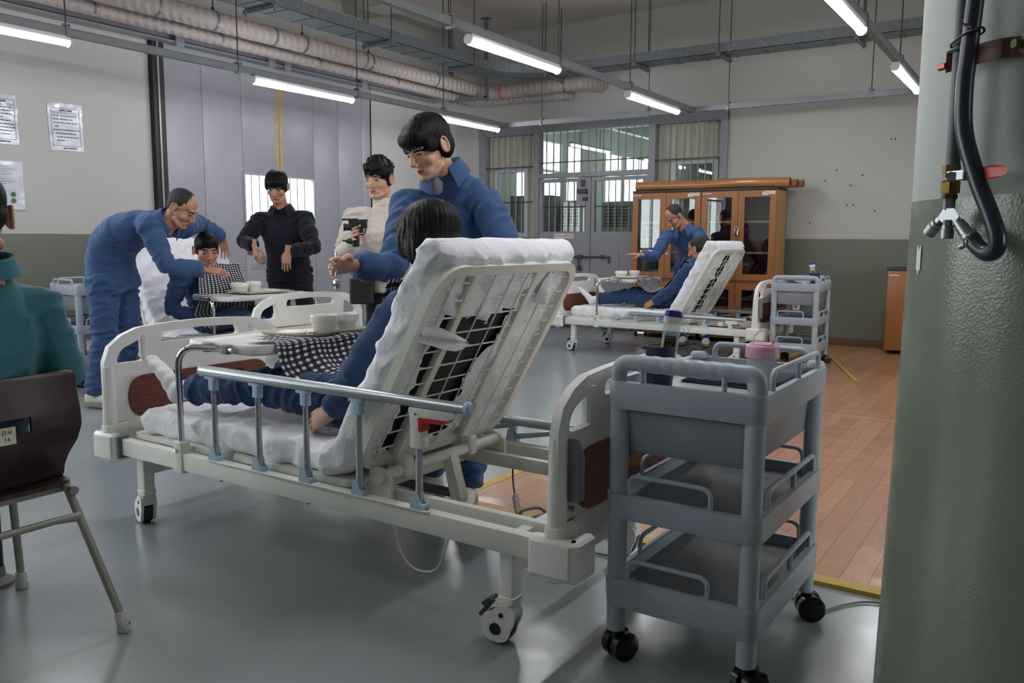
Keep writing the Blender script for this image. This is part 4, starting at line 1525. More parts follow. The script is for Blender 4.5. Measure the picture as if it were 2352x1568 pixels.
def make_case(label):
    """clear toothbrush tube leaning in the cup"""
    t = thing('toothbrush_case', label, 'tube')
    obj('tube', MB().rings([[(p[0], p[1], z) for p in rrect(.048, .036, .014, 4)] for z in (0, .17)]), CLEARP, t, 50)
    obj('collar', MB().rings([[(p[0], p[1], z) for p in rrect(.053, .041, .016, 4)] for z in (.170, .19)]), WHITE, t, 50)
    obj('cap', MB().rings([[(p[0] * k, p[1] * k, z) for p in rrect(.05, .038, .015, 4)] for z, k in ((.19, 1), (.20, 1), (.207, .9), (.209, .6))]), PURPLE, t, 50)
    obj('toothbrush', MB().loft([(.01, .002, .01), (.010, .002, .10), (.008, .002, .14)], [(.005, .004), (.004, .003), (.006, .004)], n=8), mat('brush_blue', (80, 150, 200), .4), t)
    obj('paste_tube', MB().loft([(-.008, .004, .01), (-.008, .004, .12)], [(.013, .010), (.014, .002)], side=(1, 0, 0), n=12), WHITE, t)
    lb = obj('label', MB().bx((-.019, -.0192, .045), (.013, -.0182, .135)), mat('label_black', (26, 24, 26), .35), t)
    gold = mat('label_gold', (196, 160, 80), .35, .5)
    for z in (.131, .128, .122):
        obj('gold_line', MB().bx((-.019, -.0198, z), (.013, -.0192, z + .0012)), gold, lb)
    rr = MB()
    rr.lathe([(.0105, -.0004), (.0118, -.0004), (.0118, .0004), (.0105, .0004)], (-.004, -.0198, .100), 22, ((1, 0, 0), (0, 0, 1), (0, 1, 0)), False)
    rr.bx((-.0045, -.0201, .092), (-.0035, -.0193, .108)).bx((-.010, -.0201, .0994), (.002, -.0193, .1006))
    rr.box((-.004, -.0197, .105), (.008, .0008, .0012), ((.8, 0, .6), (0, 1, 0), (-.6, 0, .8))).box((-.004, -.0197, .095), (.008, .0008, .0012), ((.8, 0, -.6), (0, 1, 0), (.6, 0, .8)))
    obj('emblem', rr, gold, lb)
    text('lettering', 'GIO', .013, WHITE, frame((-.003, -.0195, .062), (1, 0, 0), (0, 0, 1)), lb, .0003)
    obj('gold_line', MB().tube([(.0145, -.0196, .135), (.0145, -.0196, .052), (.004, -.0196, .043)], .0012, n=6, fil=.01), gold, lb)
    obj('strap', MB().tube([(.026, 0, .178), (.045, 0, .165), (.052, 0, .145), (.045, 0, .14), (.034, 0, .155), (.027, 0, .175)], .0012, n=6, fil=.012), CLEARP, t)
    return t


def make_bottle(label):
    t = thing('drinking_bottle', label, 'bottle')
    obj('body', MB().lathe([(0, .001), (.034, 0), (.038, .004), (.040, .03), (.041, .10), (.0405, .10), (.0385, .03), (.036, .006), (0, .004)], n=36, cap=False), CLEARP, t, 50)
    obj('lid', MB().lathe([(.043, .097), (.0455, .099), (.0455, .124), (.0435, .129), (.038, .131), (.037, .134), (0, .134)], n=36, cap=False), PINKP, t, 50)
    obj('lid_rim', MB().lathe([(.0462, .095), (.0468, .0985), (.0462, .102)], n=36, cap=False), PINKP, t, 50)
    obj('carry_loop', MB().tube([(-.027, 0, .130), (-.025, 0, .152), (-.008, 0, .172), (.012, 0, .172), (.024, 0, .152), (.026, 0, .134)], .0035, n=10, fil=.016), CLEARP, t, 60)
    obj('straw', MB().tube([(-.012, 0, .1), (-.008, 0, .04), (.012, 0, .008)], .0018, n=6, fil=.02), WHITE, t)
    obj('loop_stud', MB().rbox((.027, 0, .139), (.009, .009, .014), .003), PINKP, t)
    return t


def towel(name, label, org, rz, w, d, seed):
    def fn(u, v):
        x, y = (u - .5) * w, (v - .5) * d
        z = .010 + .006 * noise.noise(Vector((x * 9 + seed, y * 9, 0)))
        z += .034 * math.exp(-((x + w * .36) / .05) ** 2 - ((y - d * .10) / .05) ** 2)
        e = min(u, 1 - u, v, 1 - v)
        if e < .03:
            z -= .007
        return (x + .01 * noise.noise(Vector((y * 12, seed, 2))), y + .01 * noise.noise(Vector((x * 12, seed, 4))), max(.001, z))
    g = thing(name, label, 'towel', org, rz)
    obj('top_layer', MB().grid(fn, 40, 36), TOWELM, g, 180)
    lay = MB()
    for k in range(3):
        lay.rbox((.004 * k, -.003 * k, .003 + .0042 * k), (w * (.97 - .02 * k), d * (.97 - .03 * k), .004), .012)
    obj('folded_layers', lay, TOWELM, g, 40)
    obj('rolled_edge', MB().loft([(w * .47, -d * .44, .013), (w * .47, 0, .015), (w * .465, d * .42, .017)], [.012, .014, .016], n=12, caps='rr'), TOWELM, g, 180)
    return g


def on_tr(t, x, y, z):
    a = t.rotation_euler.z
    c, s = math.cos(a), math.sin(a)
    return (t.location.x + c * x - s * y, t.location.y + s * x + c * y, z)


ZT = .7855
cup1 = make_cup('navy plastic cup with handle on the foreground trolley')
cup1.location = on_tr(trolley1, -.130, -.165, ZT)
cup1.rotation_euler.z = R(14)
case1 = make_case('clear toothbrush tube with purple cap standing in the foreground navy cup')
case1.location = on_tr(trolley1, -.122, -.150, ZT + .012)
case1.rotation_euler = (R(-3), R(7), R(30))
bot = make_bottle('clear drinking bottle with pink lid on the foreground trolley')
bot.location = on_tr(trolley1, .128, -.055, ZT)
bot.rotation_euler.z = R(8)
towel('folded_towel', 'dark grey folded towel on the foreground trolley top', on_tr(trolley1, .03, .10, ZT), -2, .30, .30, 2.0)
cup2 = copy_tree(cup1)
cup2['label'] = 'navy plastic cup on the far trolley near the back wall'
cup2.location = on_tr(trolley2, .12, -.02, ZT)
case2 = copy_tree(case1)
case2['label'] = 'clear toothbrush tube with purple cap in the far navy cup near the back wall'
case2.location = on_tr(trolley2, .112, -.01, ZT + .012)
case2.rotation_euler = (R(-3), R(-7), R(30))
bot2 = tag(obj('white_bottle', MB().lathe([(0, 0), (.026, 0), (.028, .05), (.02, .07), (.018, .09), (0, .092)], n=20, cap=False), WHITE, None, 50), 'small white bottle on the far trolley beside the navy cup', 'bottle')
bot2.location = on_tr(trolley2, .02, .05, ZT)
towel('folded_towel', 'dark grey folded towel on the far trolley top', on_tr(trolley2, -.04, .1, ZT), 3, .26, .28, 6.0)

# ================================================================ glazed cabinets
CAB = mat('cabinet_wood', (160, 104, 58), .38, var=.10, vscale=3, stretch=(14, 14, 1.2))
CABS = mat('cabinet_side', (188, 144, 94), .4, var=.06, vscale=3, stretch=(14, 14, 1.2))
CABI = mat('cabinet_inside', (86, 68, 56), .7)
SHLF = mat('cabinet_shelf', (206, 178, 132), .5)
CTOP = mat('cabinet_top', (52, 50, 54), .5)
CGL = glass('cabinet_glass', (.80, .80, .80, 1), .05, .015)
HAND = mat('satin_handle', (190, 190, 196), .25, .9)
STK = mat('paper_label', (226, 224, 232), .6)


def make_cabinet(label, x0, w):
    y0, h = 9.62, 1.79
    c = thing('glass_cabinet', label, 'cabinet', (x0 + w / 2, y0, 0))
    hw, dp = w / 2, .40
    b = MB()
    b.bx((-hw, 0, .06), (-hw + .022, dp, h)).bx((hw - .022, 0, .06), (hw, dp, h))
    obj('side', MB().bx((-hw, 0, .06), (-hw + .02, dp, h)), CABS, c)
    obj('side', MB().bx((hw - .02, 0, .06), (hw, dp, h)), CABS, c)
    obj('back', MB().bx((-hw, dp - .01, .06), (hw, dp, h)), CABI, c)
    obj('bottom', MB().bx((-hw, 0, .06), (hw, dp, .09)), CAB, c)
    obj('mid_board', MB().bx((-hw, .0, .715), (hw, dp, .745)), CAB, c)
    obj('cornice', MB().bx((-hw - .0, -.02, h), (hw + .0, dp, h + .028)), CTOP, c, bevel=.004)
    for x in (-hw + .05, hw - .05):
        for y in (.05, dp - .05):
            obj('foot', MB().cyl((x, y, 0), (x, y, .06), .02, n=10), BLACK, c)
    for z in (1.06, 1.42, .4):
        obj('shelf', MB().bx((-hw + .02, .03, z), (hw - .02, dp - .01, z + .02)), SHLF, c)
    for k in (0, 1):
        a, e = (-hw + .003, -.002) if k == 0 else (.002, hw - .003)
        for z0, z1, nm in ((.748, h - .004, 'door'), (.092, .712, 'door')):
            st = .075
            d = obj(nm, MB().prism([(a, z0), (e, z0), (e, z1), (a, z1)], [rpoly([(a + st, z0 + st), (e - st, z0 + st), (e - st, z1 - st), (a + st, z1 - st)], .006, 2)], -.022, -.002, lambda p, q, t_: (p, t_, q)), CAB, c, 0, bevel=.0025)
            obj('glass_pane', MB().bx((a + st - .005, -.014, z0 + st - .005), (e - st + .005, -.010, z1 - st + .005)), CGL, d, 0)
            hx = e - .03 if k == 0 else a + .03
            hz = 1.2 if z0 > .5 else .45
            obj('handle', MB().loft(fillet([(hx, -.022, hz - .1), (hx, -.05, hz - .07), (hx, -.055, hz), (hx, -.05, hz + .07), (hx, -.022, hz + .1)], .03), (.011, .006), side=(1, 0, 0), n=10), HAND, d, 60)
            if z0 < .5 and k == 1 or z0 > .5 and k == 1:
                obj('keyhole', MB().cyl((a + .03, -.022, hz - .15), (a + .03, -.03, hz - .15), .012, n=10), HAND, d)
            if z0 > .5 and k == 1:
                lb = obj('paper_label', MB().bx((e - .15, -.024, z1 - .045), (e - .02, -.022, z1 - .012)), STK, d, 0)
                obj('paper_label', MB().bx((e - .165, -.0235, z1 - .055), (e - .1, -.0222, z1 - .02)), STK, d, 0)
                for q in range(2):
                    obj('print_line', MB().bx((e - .14, -.0246, z1 - .024 - q * .011), (e - .04, -.0241, z1 - .020 - q * .011)), mat('faint_print', (130, 128, 140), .6), lb, 0)
            elif z0 > .5:
                obj('print_line', MB().bx((a + .01, -.0235, z1 - .03), (a + .12, -.0225, z1 - .022)), STK, d, 0)
    return c


cabL = make_cabinet('left half of the wooden glass-door cabinet pair, folded blue clothes inside', -4.485, .89)
cabR = make_cabinet('right half of the wooden glass-door cabinet pair, nearer the round column', -3.59, .89)
pl = obj('hanging_padlock', MB().rbox((-3.145, 9.565, 1.30), (.05, .03, .05), .008).tube([(-3.165, 9.565, 1.32), (-3.165, 9.565, 1.37), (-3.125, 9.565, 1.37), (-3.125, 9.565, 1.32)], .006, fil=.02), CHROME)
tag(pl, 'chrome padlock on the handles of the right cabinet', 'padlock')
BLUES = [(70, 92, 132), (84, 108, 150), (60, 80, 120), (96, 120, 160)]
for col, x in enumerate((-4.31, -4.17)):
    for i in range(8):
        z = 1.08 + i * .038
        m = MB().rbox((0, 0, .018), (.125, .24, .034), .014)
        q = tag(obj('folded_uniform', m, mat('folded_blue_%d' % ((i + col) % 4), BLUES[(i + col) % 4], .85, bump=.2), None, 50), 'folded blue garment in the %s stack behind the left cabinet glass, layer %s from below' % (('left', 'right')[col], ('one', 'two', 'three', 'four', 'five', 'six', 'seven', 'eight')[i]), 'clothing', 'folded garments in the cabinet')
        q.location = (x, 9.78, z)
        q.rotation_euler.z = R(random.uniform(-4, 4))
for i, (x, z, w, h, c_, lb) in enumerate(((-4.30, 1.44, .16, .30, (66, 74, 140), 'dark blue box on the top shelf of the left cabinet'), (-4.14, 1.44, .10, .2, (110, 140, 190), 'light blue box on the top shelf of the left cabinet'), (-4.2, .745, .16, .09, (40, 140, 124), 'teal basket at the bottom of the left cabinet upper part'))):
    q = thing('storage_box', lb, 'box', (x, 9.8, z))
    obj('box_body', MB().rbox((0, 0, h / 2), (w, .2, h), .006), mat('box_colour_%d' % i, c_, .6), q)
    obj('box_lid', MB().rbox((0, 0, h + .004), (w + .008, .208, .014), .005), mat('box_colour_%d' % i, c_, .6), q)
q = tag(obj('white_cup', MB().lathe([(0, 0), (.03, 0), (.036, .075), (.033, .075), (.028, .005), (0, .004)], n=20, cap=False), WHITE, None, 50), 'small white cup on the upper shelf of the right cabinet', 'cup')
q.location = (-3.42, 9.76, 1.44)
m = MB()
for k in range(5):
    m.cyl((-3.35, 9.8, 1.09 + k * .022), (-3.35, 9.8, 1.105 + k * .022), .07 - .004 * k, n=20)
tag(obj('stacked_papers', m, STK), 'pale round stack on the middle shelf of the right cabinet', 'stack')

# rolls of wood print vinyl lying on the cabinet tops
VR = mat('vinyl_roll', (186, 128, 78), .22, var=.16, vscale=2.5, stretch=(1, 8, 8), coat=.3)
for i, (y, z, r, xa, xb, lb) in enumerate(((9.66, 1.875, .055, -4.46, -2.58, 'front'), (9.78, 1.866, .046, -4.40, -2.53, 'middle'), (9.89, 1.864, .044, -4.44, -2.49, 'back'))):
    rl = thing('vinyl_roll', 'rolled wood print vinyl on top of the cabinets, the %s roll' % lb, 'roll', ((xa + xb) / 2, y, z), 0, 'vinyl rolls on the cabinets')
    L = (xb - xa) / 2
    obj('roll', MB().loft([(-L + 2 * L * j / 12, .012 * math.sin(j * .5), .004 * math.sin(j * .9 + i)) for j in range(13)], [(r, r * .98)] * 13, n=20), VR, rl, 60)
    sp_ = MB()
    for q in range(3):
        sp_.lathe([(r * (.85 - .25 * q), -.001), (r * (.85 - .25 * q), .004), (r * (.80 - .25 * q), .004), (r * (.80 - .25 * q), -.001)], (L, .012 * math.sin(6), 0), 18, ((0, 1, 0), (0, 0, 1), (1, 0, 0)), False)
    obj('roll_end', sp_, mat('roll_end', (112, 78, 52), .6), rl)

# low wooden cabinet half hidden by the column
lc = thing('low_cabinet', 'low wooden cabinet with black top beside the round column', 'cabinet', (-1.2, 9.62, 0))
obj('body', MB().bx((-.3, 0, .05), (.9, .44, .905)), CAB, lc)
obj('top', MB().bx((-.31, -.015, .905), (.91, .45, .935)), CTOP, lc, bevel=.004)
for k in range(3):
    d = obj('door', MB().bx((-.295 + k * .4, -.018, .06), (.095 + k * .4, 0, .90)), CAB, lc, bevel=.003)
    obj('handle', MB().cyl((.06 + k * .4, -.03, .6), (.06 + k * .4, -.03, .72), .006, n=8), HAND, d)
obj('print_line', MB().bx((-.28, -.02, .85), (-.18, -.0185, .86)), STK, lc)
for x in (-.25, .85):
    obj('foot', MB().bx((x - .03, .05, 0), (x + .03, .4, .05)), BLACK, lc)

# wall socket
so = thing('wall_socket', 'white wall socket low on the back wall behind the far trolley', 'socket', (-2.56, YB, .44))
obj('plate', MB().rbox((0, -.006, 0), (.085, .09, .012), .004, ((1, 0, 0), (0, 0, 1), (0, -1, 0))), WHITE, so)
obj('outlet', MB().cyl((0, -.012, 0), (0, -.016, 0), .022, n=16), mat('outlet_beige', (176, 140, 96), .6), so)

# ---------------------------------------------------------------- notices on the left wall
PAPER = mat('laminated_paper', (206, 208, 220), .25, coat=.6)
INK = mat('notice_ink', (70, 72, 80), .6)
PLF = FILM


def notice(label, y0, y1, z0, z1, lines, tilt=0.0, pics=False):
    cy, cz = (y0 + y1) / 2, (z0 + z1) / 2
    t = thing('wall_notice', label, 'notice', (XA + .002, cy, cz))
    t.rotation_euler = (R(tilt), 0, 0)
    w, h = (y1 - y0), (z1 - z0)

    def fn(u, v):
        return (.003 + .004 * noise.noise(Vector((u * 3, v * 4, y0))) ** 2 * 6, (u - .5) * w, (v - .5) * h)
    obj('sheet', MB().grid(fn, 8, 12), PAPER, t, 180)

    def fn2(u, v):
        rid = max(0, 1 - abs(v - .42 - .03 * noise.noise(Vector((u * 6, 2, 0)))) * 14) * .012 + max(0, 1 - abs(v - (1.25 - u)) * 18) * .008
        return (.010 + rid + .003 * noise.noise(Vector((u * 9, v * 9, y0))), (u - .5) * w * 1.04, (v - .5) * h * 1.03)
    obj('clear_sleeve', MB().grid(fn2, 24, 40), FILM, t, 180)
    if not pics:
        fr_ = MB()
        for a, b in ((.40, .31), (.28, -.40)):
            za, zb = a * h, b * h
            fr_.bx((.0085, -.42 * w, za - .0015), (.0092, .42 * w, za + .0015)).bx((.0085, -.42 * w, zb - .0015), (.0092, .42 * w, zb + .0015))
            fr_.bx((.0085, -.42 * w - .0015, zb), (.0092, -.42 * w + .0015, za)).bx((.0085, .42 * w - .0015, zb), (.0092, .42 * w + .0015, za))
        obj('printed_frame', fr_, INK, t, 0)
        obj('heading', MB().bx((.0085, -.16 * w, .335 * h), (.0092, .0, .372 * h)).bx((.0085, .03 * w, .335 * h), (.0092, .2 * w, .372 * h)), INK, t, 0)
        for k, (ln, st) in enumerate(lines):
            z = (.24 - k * .6 / len(lines)) * h
            m = MB()
            x = st
            rnd = random.Random(k + int(y0 * 100))
            while x < ln:
                e = min(ln, x + rnd.uniform(.05, .12))
                m.bx((.0085, x * w, z - .010 * h), (.0092, e * w, z + .008 * h))
                x = e + .018
            obj('text_line', m, INK, t, 0)
        obj('footer', MB().bx((.0085, -.12 * w, -.46 * h), (.0092, .26 * w, -.435 * h)), INK, t, 0)
    else:
        for k in range(9):
            z = (.44 - k * .05) * h
            obj('text_line', MB().bx((.0085, -.42 * w, z - .006 * h), (.0092, (.1 + .3 * ((k * 7) % 5) / 5) * w, z + .004 * h)), mat('faint_ink', (150, 150, 160), .6), t, 0)
        for k in range(4):
            for q in range(2):
                cy_, cz_ = (-.32 + k * .2) * w, (-.18 - q * .13) * h
                obj('pictogram', MB().cyl((.0085, cy_, cz_), (.0095, cy_, cz_), .022, n=12), mat('picto_%d' % ((k + q) % 3), ((70, 110, 84), (96, 120, 60), (70, 84, 80))[(k + q) % 3], .6), t)
    return t


notice('laminated notice with a title box, the one nearer the steel door', 4.066, 4.372, 1.985, 2.40, [(.34, -.38), (.22, -.38), (.36, -.38), (-.2, -.33), (.40, -.38), (.3, -.3), (.36, -.3), (-.05, -.3)], 1.5)
notice('laminated notice at the photo edge, left of the other titled one', 3.50, 3.80, 1.995, 2.415, [(.36, -.36), (.30, -.36), (.34, -.36), (.1, -.36), (.3, -.36), (.4, -.36), (.4, -.36), (.34, -.36), (.3, -.36)], 0)
notice('poster with green round pictograms below the notices on the left wall', 3.40, 3.815, 1.44, 1.85, [], 0, True)

# ================================================================ pipe and hose on the column
BRASSM = mat('brass', (140, 112, 60), .35, .9, var=.15, vscale=30)
PIPEG = mat('grey_iron_pipe', (104, 108, 112), .55, .5, var=.18, vscale=30)
HOSEM = mat('dark_blue_hose', (26, 34, 50), .32)
NICK = mat('nickel', (150, 152, 155), .38, .9, var=.05)
OXRED = mat('oxide_red_paint', (92, 36, 36), .55)
REDV = mat('valve_red', (190, 52, 36), .4)
ax_ = npv((-.175, 1.748, 0))
dirc = unit(npv((.111, 2.082, 0)) - ax_)       # towards the column centre
tang = npv((dirc[1], -dirc[0], 0))             # to the right as seen


def cp(r_, t_, z):
    """point relative to the pipe axis: r_ towards the column, t_ to the right"""
    return dirc * r_ + tang * t_ + npv((0, 0, z))


cpz = lambda r_, t_, z: cp(r_, t_, z)
dp_ = thing('air_drop_pipe', 'grey iron drop pipe with brass ball valve and three way coupler on the column', 'pipe', tuple(ax_))
cq = lambda r_, L_, z: cp(r_, (L_ - .81 * r_) / .787, z)      # L_: sideways distance from the pipe
pp = obj('pipe', MB().cyl(cq(.0, .002, 1.338), cq(0, .002, ZC - .02), .0125, n=16), PIPEG, dp_, 60)
hexn = MB()
hexn.cyl(cq(0, 0, 1.326), cq(0, 0, 1.342), .0155, n=6).cyl(cq(0, 0, 1.312), cq(0, 0, 1.328), .0135, n=16).cyl(cq(0, 0, 1.291), cq(0, 0, 1.313), .0165, n=8).cyl(cq(0, 0, 1.278), cq(0, 0, 1.292), .0115, n=12)
va = obj('brass_valve', hexn, BRASSM, dp_, 30)
obj('reducer', MB().cyl(cq(0, 0, 1.281), cq(0, 0, 1.289), .0135, n=6), mat('dark_brass', (84, 62, 46), .4, .7), va, 30)
vm_ = MB().rbox(cq(-.020, .008, 1.320), (.044, .004, .018), .004, (tang, dirc, (0, 0, 1))).cyl(cq(-.014, 0, 1.320), cq(-.028, 0, 1.320), .008, n=10).cyl(cq(-.024, -.014, 1.313), cq(-.024, .0, 1.316), .0035, n=8)
obj('lever_plate', vm_, NICK, va, 40)
obj('red_lever', MB().prism(rpoly([(.020, -.0095), (.072, -.0115), (.092, -.008), (.096, 0), (.092, .008), (.072, .0105), (.020, .009)], .004), [], -.0035, .0035, lambda a, b, t_: cq(-.021 + t_ + (.010 if a < .03 else 0), a, 1.321 + b)), REDV, va, 30)
mk = MB().cyl(cq(0, 0, 1.260), cq(0, 0, 1.280), .0105, n=6)
mk.prism(rpoly([(-.010, 1.263), (.010, 1.263), (.020, 1.247), (.012, 1.238), (-.012, 1.238), (-.020, 1.247)], .003), [], -.009, .009, lambda a, b, t_: cq(t_, a, b))
cpl = obj('three_way_coupler', mk, NICK, dp_, 30)
for sx in (-1, 0, 1):
    d = unit(npv((sx * .62, -.80 if sx else -1)))
    p0 = npv((sx * .013, 1.246 + (-.004 if not sx else 0)))
    f = lambda s_, p0=p0, d=d, sx=sx: cq(-.002 if sx else -.010, p0[0] + d[0] * s_, p0[1] + d[1] * s_)
    L = (.036, .034, .040)[sx + 1]
    q = MB().loft([f(0), f(L * .35)], .0075, n=6).loft([f(L * .3), f(L * .5), f(L * .52), f(L)], [.010, .010, .0115, .0115], n=18).loft([f(L * .96), f(L * 1.02)], [.0115, .009], n=18)
    oo = obj('outlet', q, NICK, cpl, 35)
cl_ = obj('hose_clip', MB().loft([cq(-.002, .040, 1.213), cq(-.002, .050, 1.202)], .0150, n=18).rbox(cq(-.016, .036, 1.198), (.014, .011, .012), .003), NICK, dp_, 35)
obj('clip_screw', MB().cyl(cq(-.016, .026, 1.192), cq(-.016, .040, 1.203), .0055, n=10), NICK, cl_)
hs = thing('air_hose', 'thick dark blue rubber hose looping from the coupler up the column', 'hose', tuple(ax_))
hp_ = [cq(-.004, .044, 1.208), cq(-.006, .058, 1.192), cq(-.010, .074, 1.182), cq(-.014, .087, 1.19), cq(-.016, .087, 1.212), cq(-.018, .073, 1.25), cq(-.022, .047, 1.31), cq(-.026, .019, 1.395), cq(-.027, .014, 1.475), cq(-.024, .017, 1.53), cq(-.022, .023, 1.635), cq(-.018, .035, 1.75), cq(-.012, .05, 2.0), cq(-.01, .05, 2.6)]
obj('hose', MB().loft(catmull(hp_, 90), .0145, n=16), HOSEM, hs, 180)
tie = obj('cable_tie', MB().tube([cq(-.018, -.016, 1.556), cq(-.042, .006, 1.562), cq(-.040, .036, 1.566), cq(-.004, .044, 1.566), cq(.016, .004, 1.560), cq(.004, -.016, 1.556), cq(-.018, -.016, 1.556)], .0022, n=6, fil=.02), BLACK, hs, 60)
obj('tie_tail', MB().loft([cq(-.042, .020, 1.568), cq(-.048, -.002, 1.580), cq(-.05, -.026, 1.594)], (.0035, .0012), n=6), BLACK, hs, 60)
bk_ = thing('pipe_bracket', 'dark red painted steel bracket holding the drop pipe off the column', 'bracket', tuple(ax_))
bm_ = MB()
br_pts = [cp(.002, -.03, 1.53), cp(.018, -.012, 1.535), cp(.022, .04, 1.538), cp(.024, .07, 1.537), cp(.040, .10, 1.536), cp(.014, .15, 1.537)]
for a, b in zip(br_pts[:-1], br_pts[1:]):
    t_ = unit(b - a)
    bm_.box((a + b) / 2, (np.linalg.norm(b - a) + .003, .004, .034), (t_, np.cross((0, 0, 1), t_), (0, 0, 1)))
obj('strap', bm_, OXRED, bk_)
obj('u_bolt', MB().tube([cp(.02, -.018, 1.545), cp(-.016, -.018, 1.545), cp(-.016, .02, 1.548), cp(.02, .02, 1.548)], .003, n=8, fil=.014), PIPEG, bk_, 60)
obj('nut', MB().cyl(cp(.0, -.045, 1.525), cp(.0, -.028, 1.525), .007, n=6), mat('copper_nut', (168, 104, 84), .4, .7), bk_)
obj('anchor_bolt', MB().cyl(cp(.04, .108, 1.537), cp(.012, .104, 1.537), .008, n=8).cyl(cp(.03, .112, 1.537), cp(.026, .110, 1.537), .016, n=14), mat('weathered_bolt', (104, 104, 76), .5, .6), bk_)
tag(obj('peeled_paint', MB().grid(lambda u, v: (.111 + .3943 * math.cos(R(207 - 3.2 * (u - .5))), 2.082 + .3943 * math.sin(R(207 - 3.2 * (u - .5))), 1.14 + .05 * v + .008 * math.sin(u * 9)), 4, 4), mat('bare_plaster', (222, 220, 224), .8), None, 180), 'pale patch where the green paint has peeled off the column', 'paint patch')

# ================================================================ chair and desk leg at the left
PLY = mat('dark_plywood', (58, 32, 32), .42, var=.22, vscale=3, stretch=(5, 22, 2))
CHB = mat('chair_beige_metal', (150, 146, 136), .4, .2)
CAPW = mat('chair_foot_cap', (196, 196, 190), .6)
ch = thing('school_chair', 'dark plywood chair with beige metal legs under the man in teal', 'chair', (-2.72, 1.155, 0))
# seat faces -x; back shell near x = +.26
prof = [(.80, .238, .215), (.79, .243, .222), (.74, .25, .222), (.68, .262, .224), (.63, .262, .226), (.58, .24, .222), (.53, .20, .214), (.49, .175, .212), (.462, .165, .214), (.448, .15, .216)]


def shell(u, v, off=0.0):
    k = u * (len(prof) - 1)
    i = min(int(k), len(prof) - 2)
    f = k - i
    z, x, hw = [prof[i][j] * (1 - f) + prof[i + 1][j] * f for j in range(3)]
    y = (v - .5) * 2 * hw
    if u < .06:
        y *= .955 + .75 * u
    x += .035 * (abs(v - .5) * 2) ** 2 * -1.0
    return npv((x - off, y, z))


def skip(u, v):
    return .33 < u < .42 and .34 < v < .625


m = MB()
NU, NV = 40, 30
f0 = MB().grid(lambda u, v: shell(u, v), NU, NV, skip)
f1 = MB().grid(lambda u, v: shell(u, v, .012), NU, NV, skip)
n0 = len(f0.v)
vs = f0.v + f1.v
fs = list(f0.f) + [tuple(i + n0 for i in f[::-1]) for f in f1.f]
ec = {}
for f in f0.f:
    for a, b in zip(f, f[1:] + f[:1]):
        ec[(min(a, b), max(a, b))] = ec.get((min(a, b), max(a, b)), 0) + 1
for (a, b), c_ in ec.items():
    if c_ == 1:
        fs.append((a, b, b + n0, a + n0))
m.add(vs, fs)
bk = obj('backrest', m, PLY, ch, 50)
seat = MB().rings([[(x, y, z) for x, y in rpoly([(.20, -.215), (.20, .215), (-.22, .20), (-.24, 0), (-.22, -.20)], .06, 5)] for z in (.440, .452)])
obj('seat', seat, PLY, ch, 50)
lbp = shell(.43, .5)
lb = obj('name_label', MB().box((.2635, -.012, .640), (.0016, .05, .05)), mat('label_cream', (214, 208, 184), .6), bk)
for k, (tx, zz) in enumerate((('검사', .650), ('14', .630))):
    text('lettering', tx, .017, INK, frame((.2649, -.012, zz), (0, 1, 0), (0, 0, 1)), lb)
obj('clear_tape', MB().grid(lambda u, v: (.2652 + .001 * noise.noise(Vector((u * 9, v * 9, 0))), -.012 + (u - .5) * .09, .638 + (v - .5) * .075), 10, 10), FILM, lb, 180)
for sy in (-1, 1):
    lg = obj('leg', MB().cyl((.19, sy * .185, .44), (.40, sy * .225, .028), .0125, n=14), CHB, ch, 60)
    obj('foot_cap', MB().cyl((.384, sy * .2225, .06), (.396, sy * .2245, .02), .0165, .018, n=16).lathe([(.0, 0), (.016, 0), (.0205, .006), (.0195, .026)], (.3985, sy * .2252, .0), 16, None, False), CAPW, lg, 50)
    lg = obj('leg', MB().cyl((-.16, sy * .185, .44), (-.19, sy * .215, .028), .0125, n=14), CHB, ch, 60)
    obj('foot_cap', MB().cyl((-.188, sy * .213, .06), (-.19, sy * .215, .008), .0165, .018, n=16).lathe([(.0, 0), (.016, 0), (.021, .006), (.02, .016)], (-.19, sy * .215, .0), 16, None, False), CAPW, lg, 50)
    obj('seat_rail', MB().tube([(.215, sy * .19, .425), (-.17, sy * .185, .43)], .0125, n=12), CHB, ch, 60)
    obj('rail_end', MB().cyl((.213, sy * .19, .425), (.228, sy * .19, .424), .0145, n=16), mat('grey_plug', (140, 140, 144), .5), ch)
obj('cross_tube', MB().loft([(.245, -.195, .345), (.242, -.12, .350), (.242, .12, .350), (.245, .195, .345)], [(.015, .006), (.011, .011), (.011, .011), (.015, .006)], side=(0, 0, 1), n=12), CHB, ch, 60)
obj('seat_tube', MB().cyl((.17, -.19, .425), (.17, .19, .425), .011, n=12), CHB, ch, 60)
dk = thing('desk_leg', 'black tubular desk leg with grey foot beside the plywood chair', 'table leg', (-3.02, 1.335, 0))
obj('tube', MB().cyl((0, 0, .10), (0, 0, .70), .024, n=18), BLACK, dk, 60)
obj('sleeve', MB().cyl((0, 0, .05), (0, 0, .26), .029, n=18), BLACK, dk, 60)
obj('ring', MB().cyl((0, 0, .255), (0, 0, .264), .0305, n=18), CHB, dk, 60)
obj('foot', MB().lathe([(0, 0), (.06, 0), (.062, .012), (.034, .03), (.032, .065), (0, .066)], n=22, cap=False), mat('foot_grey', (120, 118, 112), .6), dk, 50)

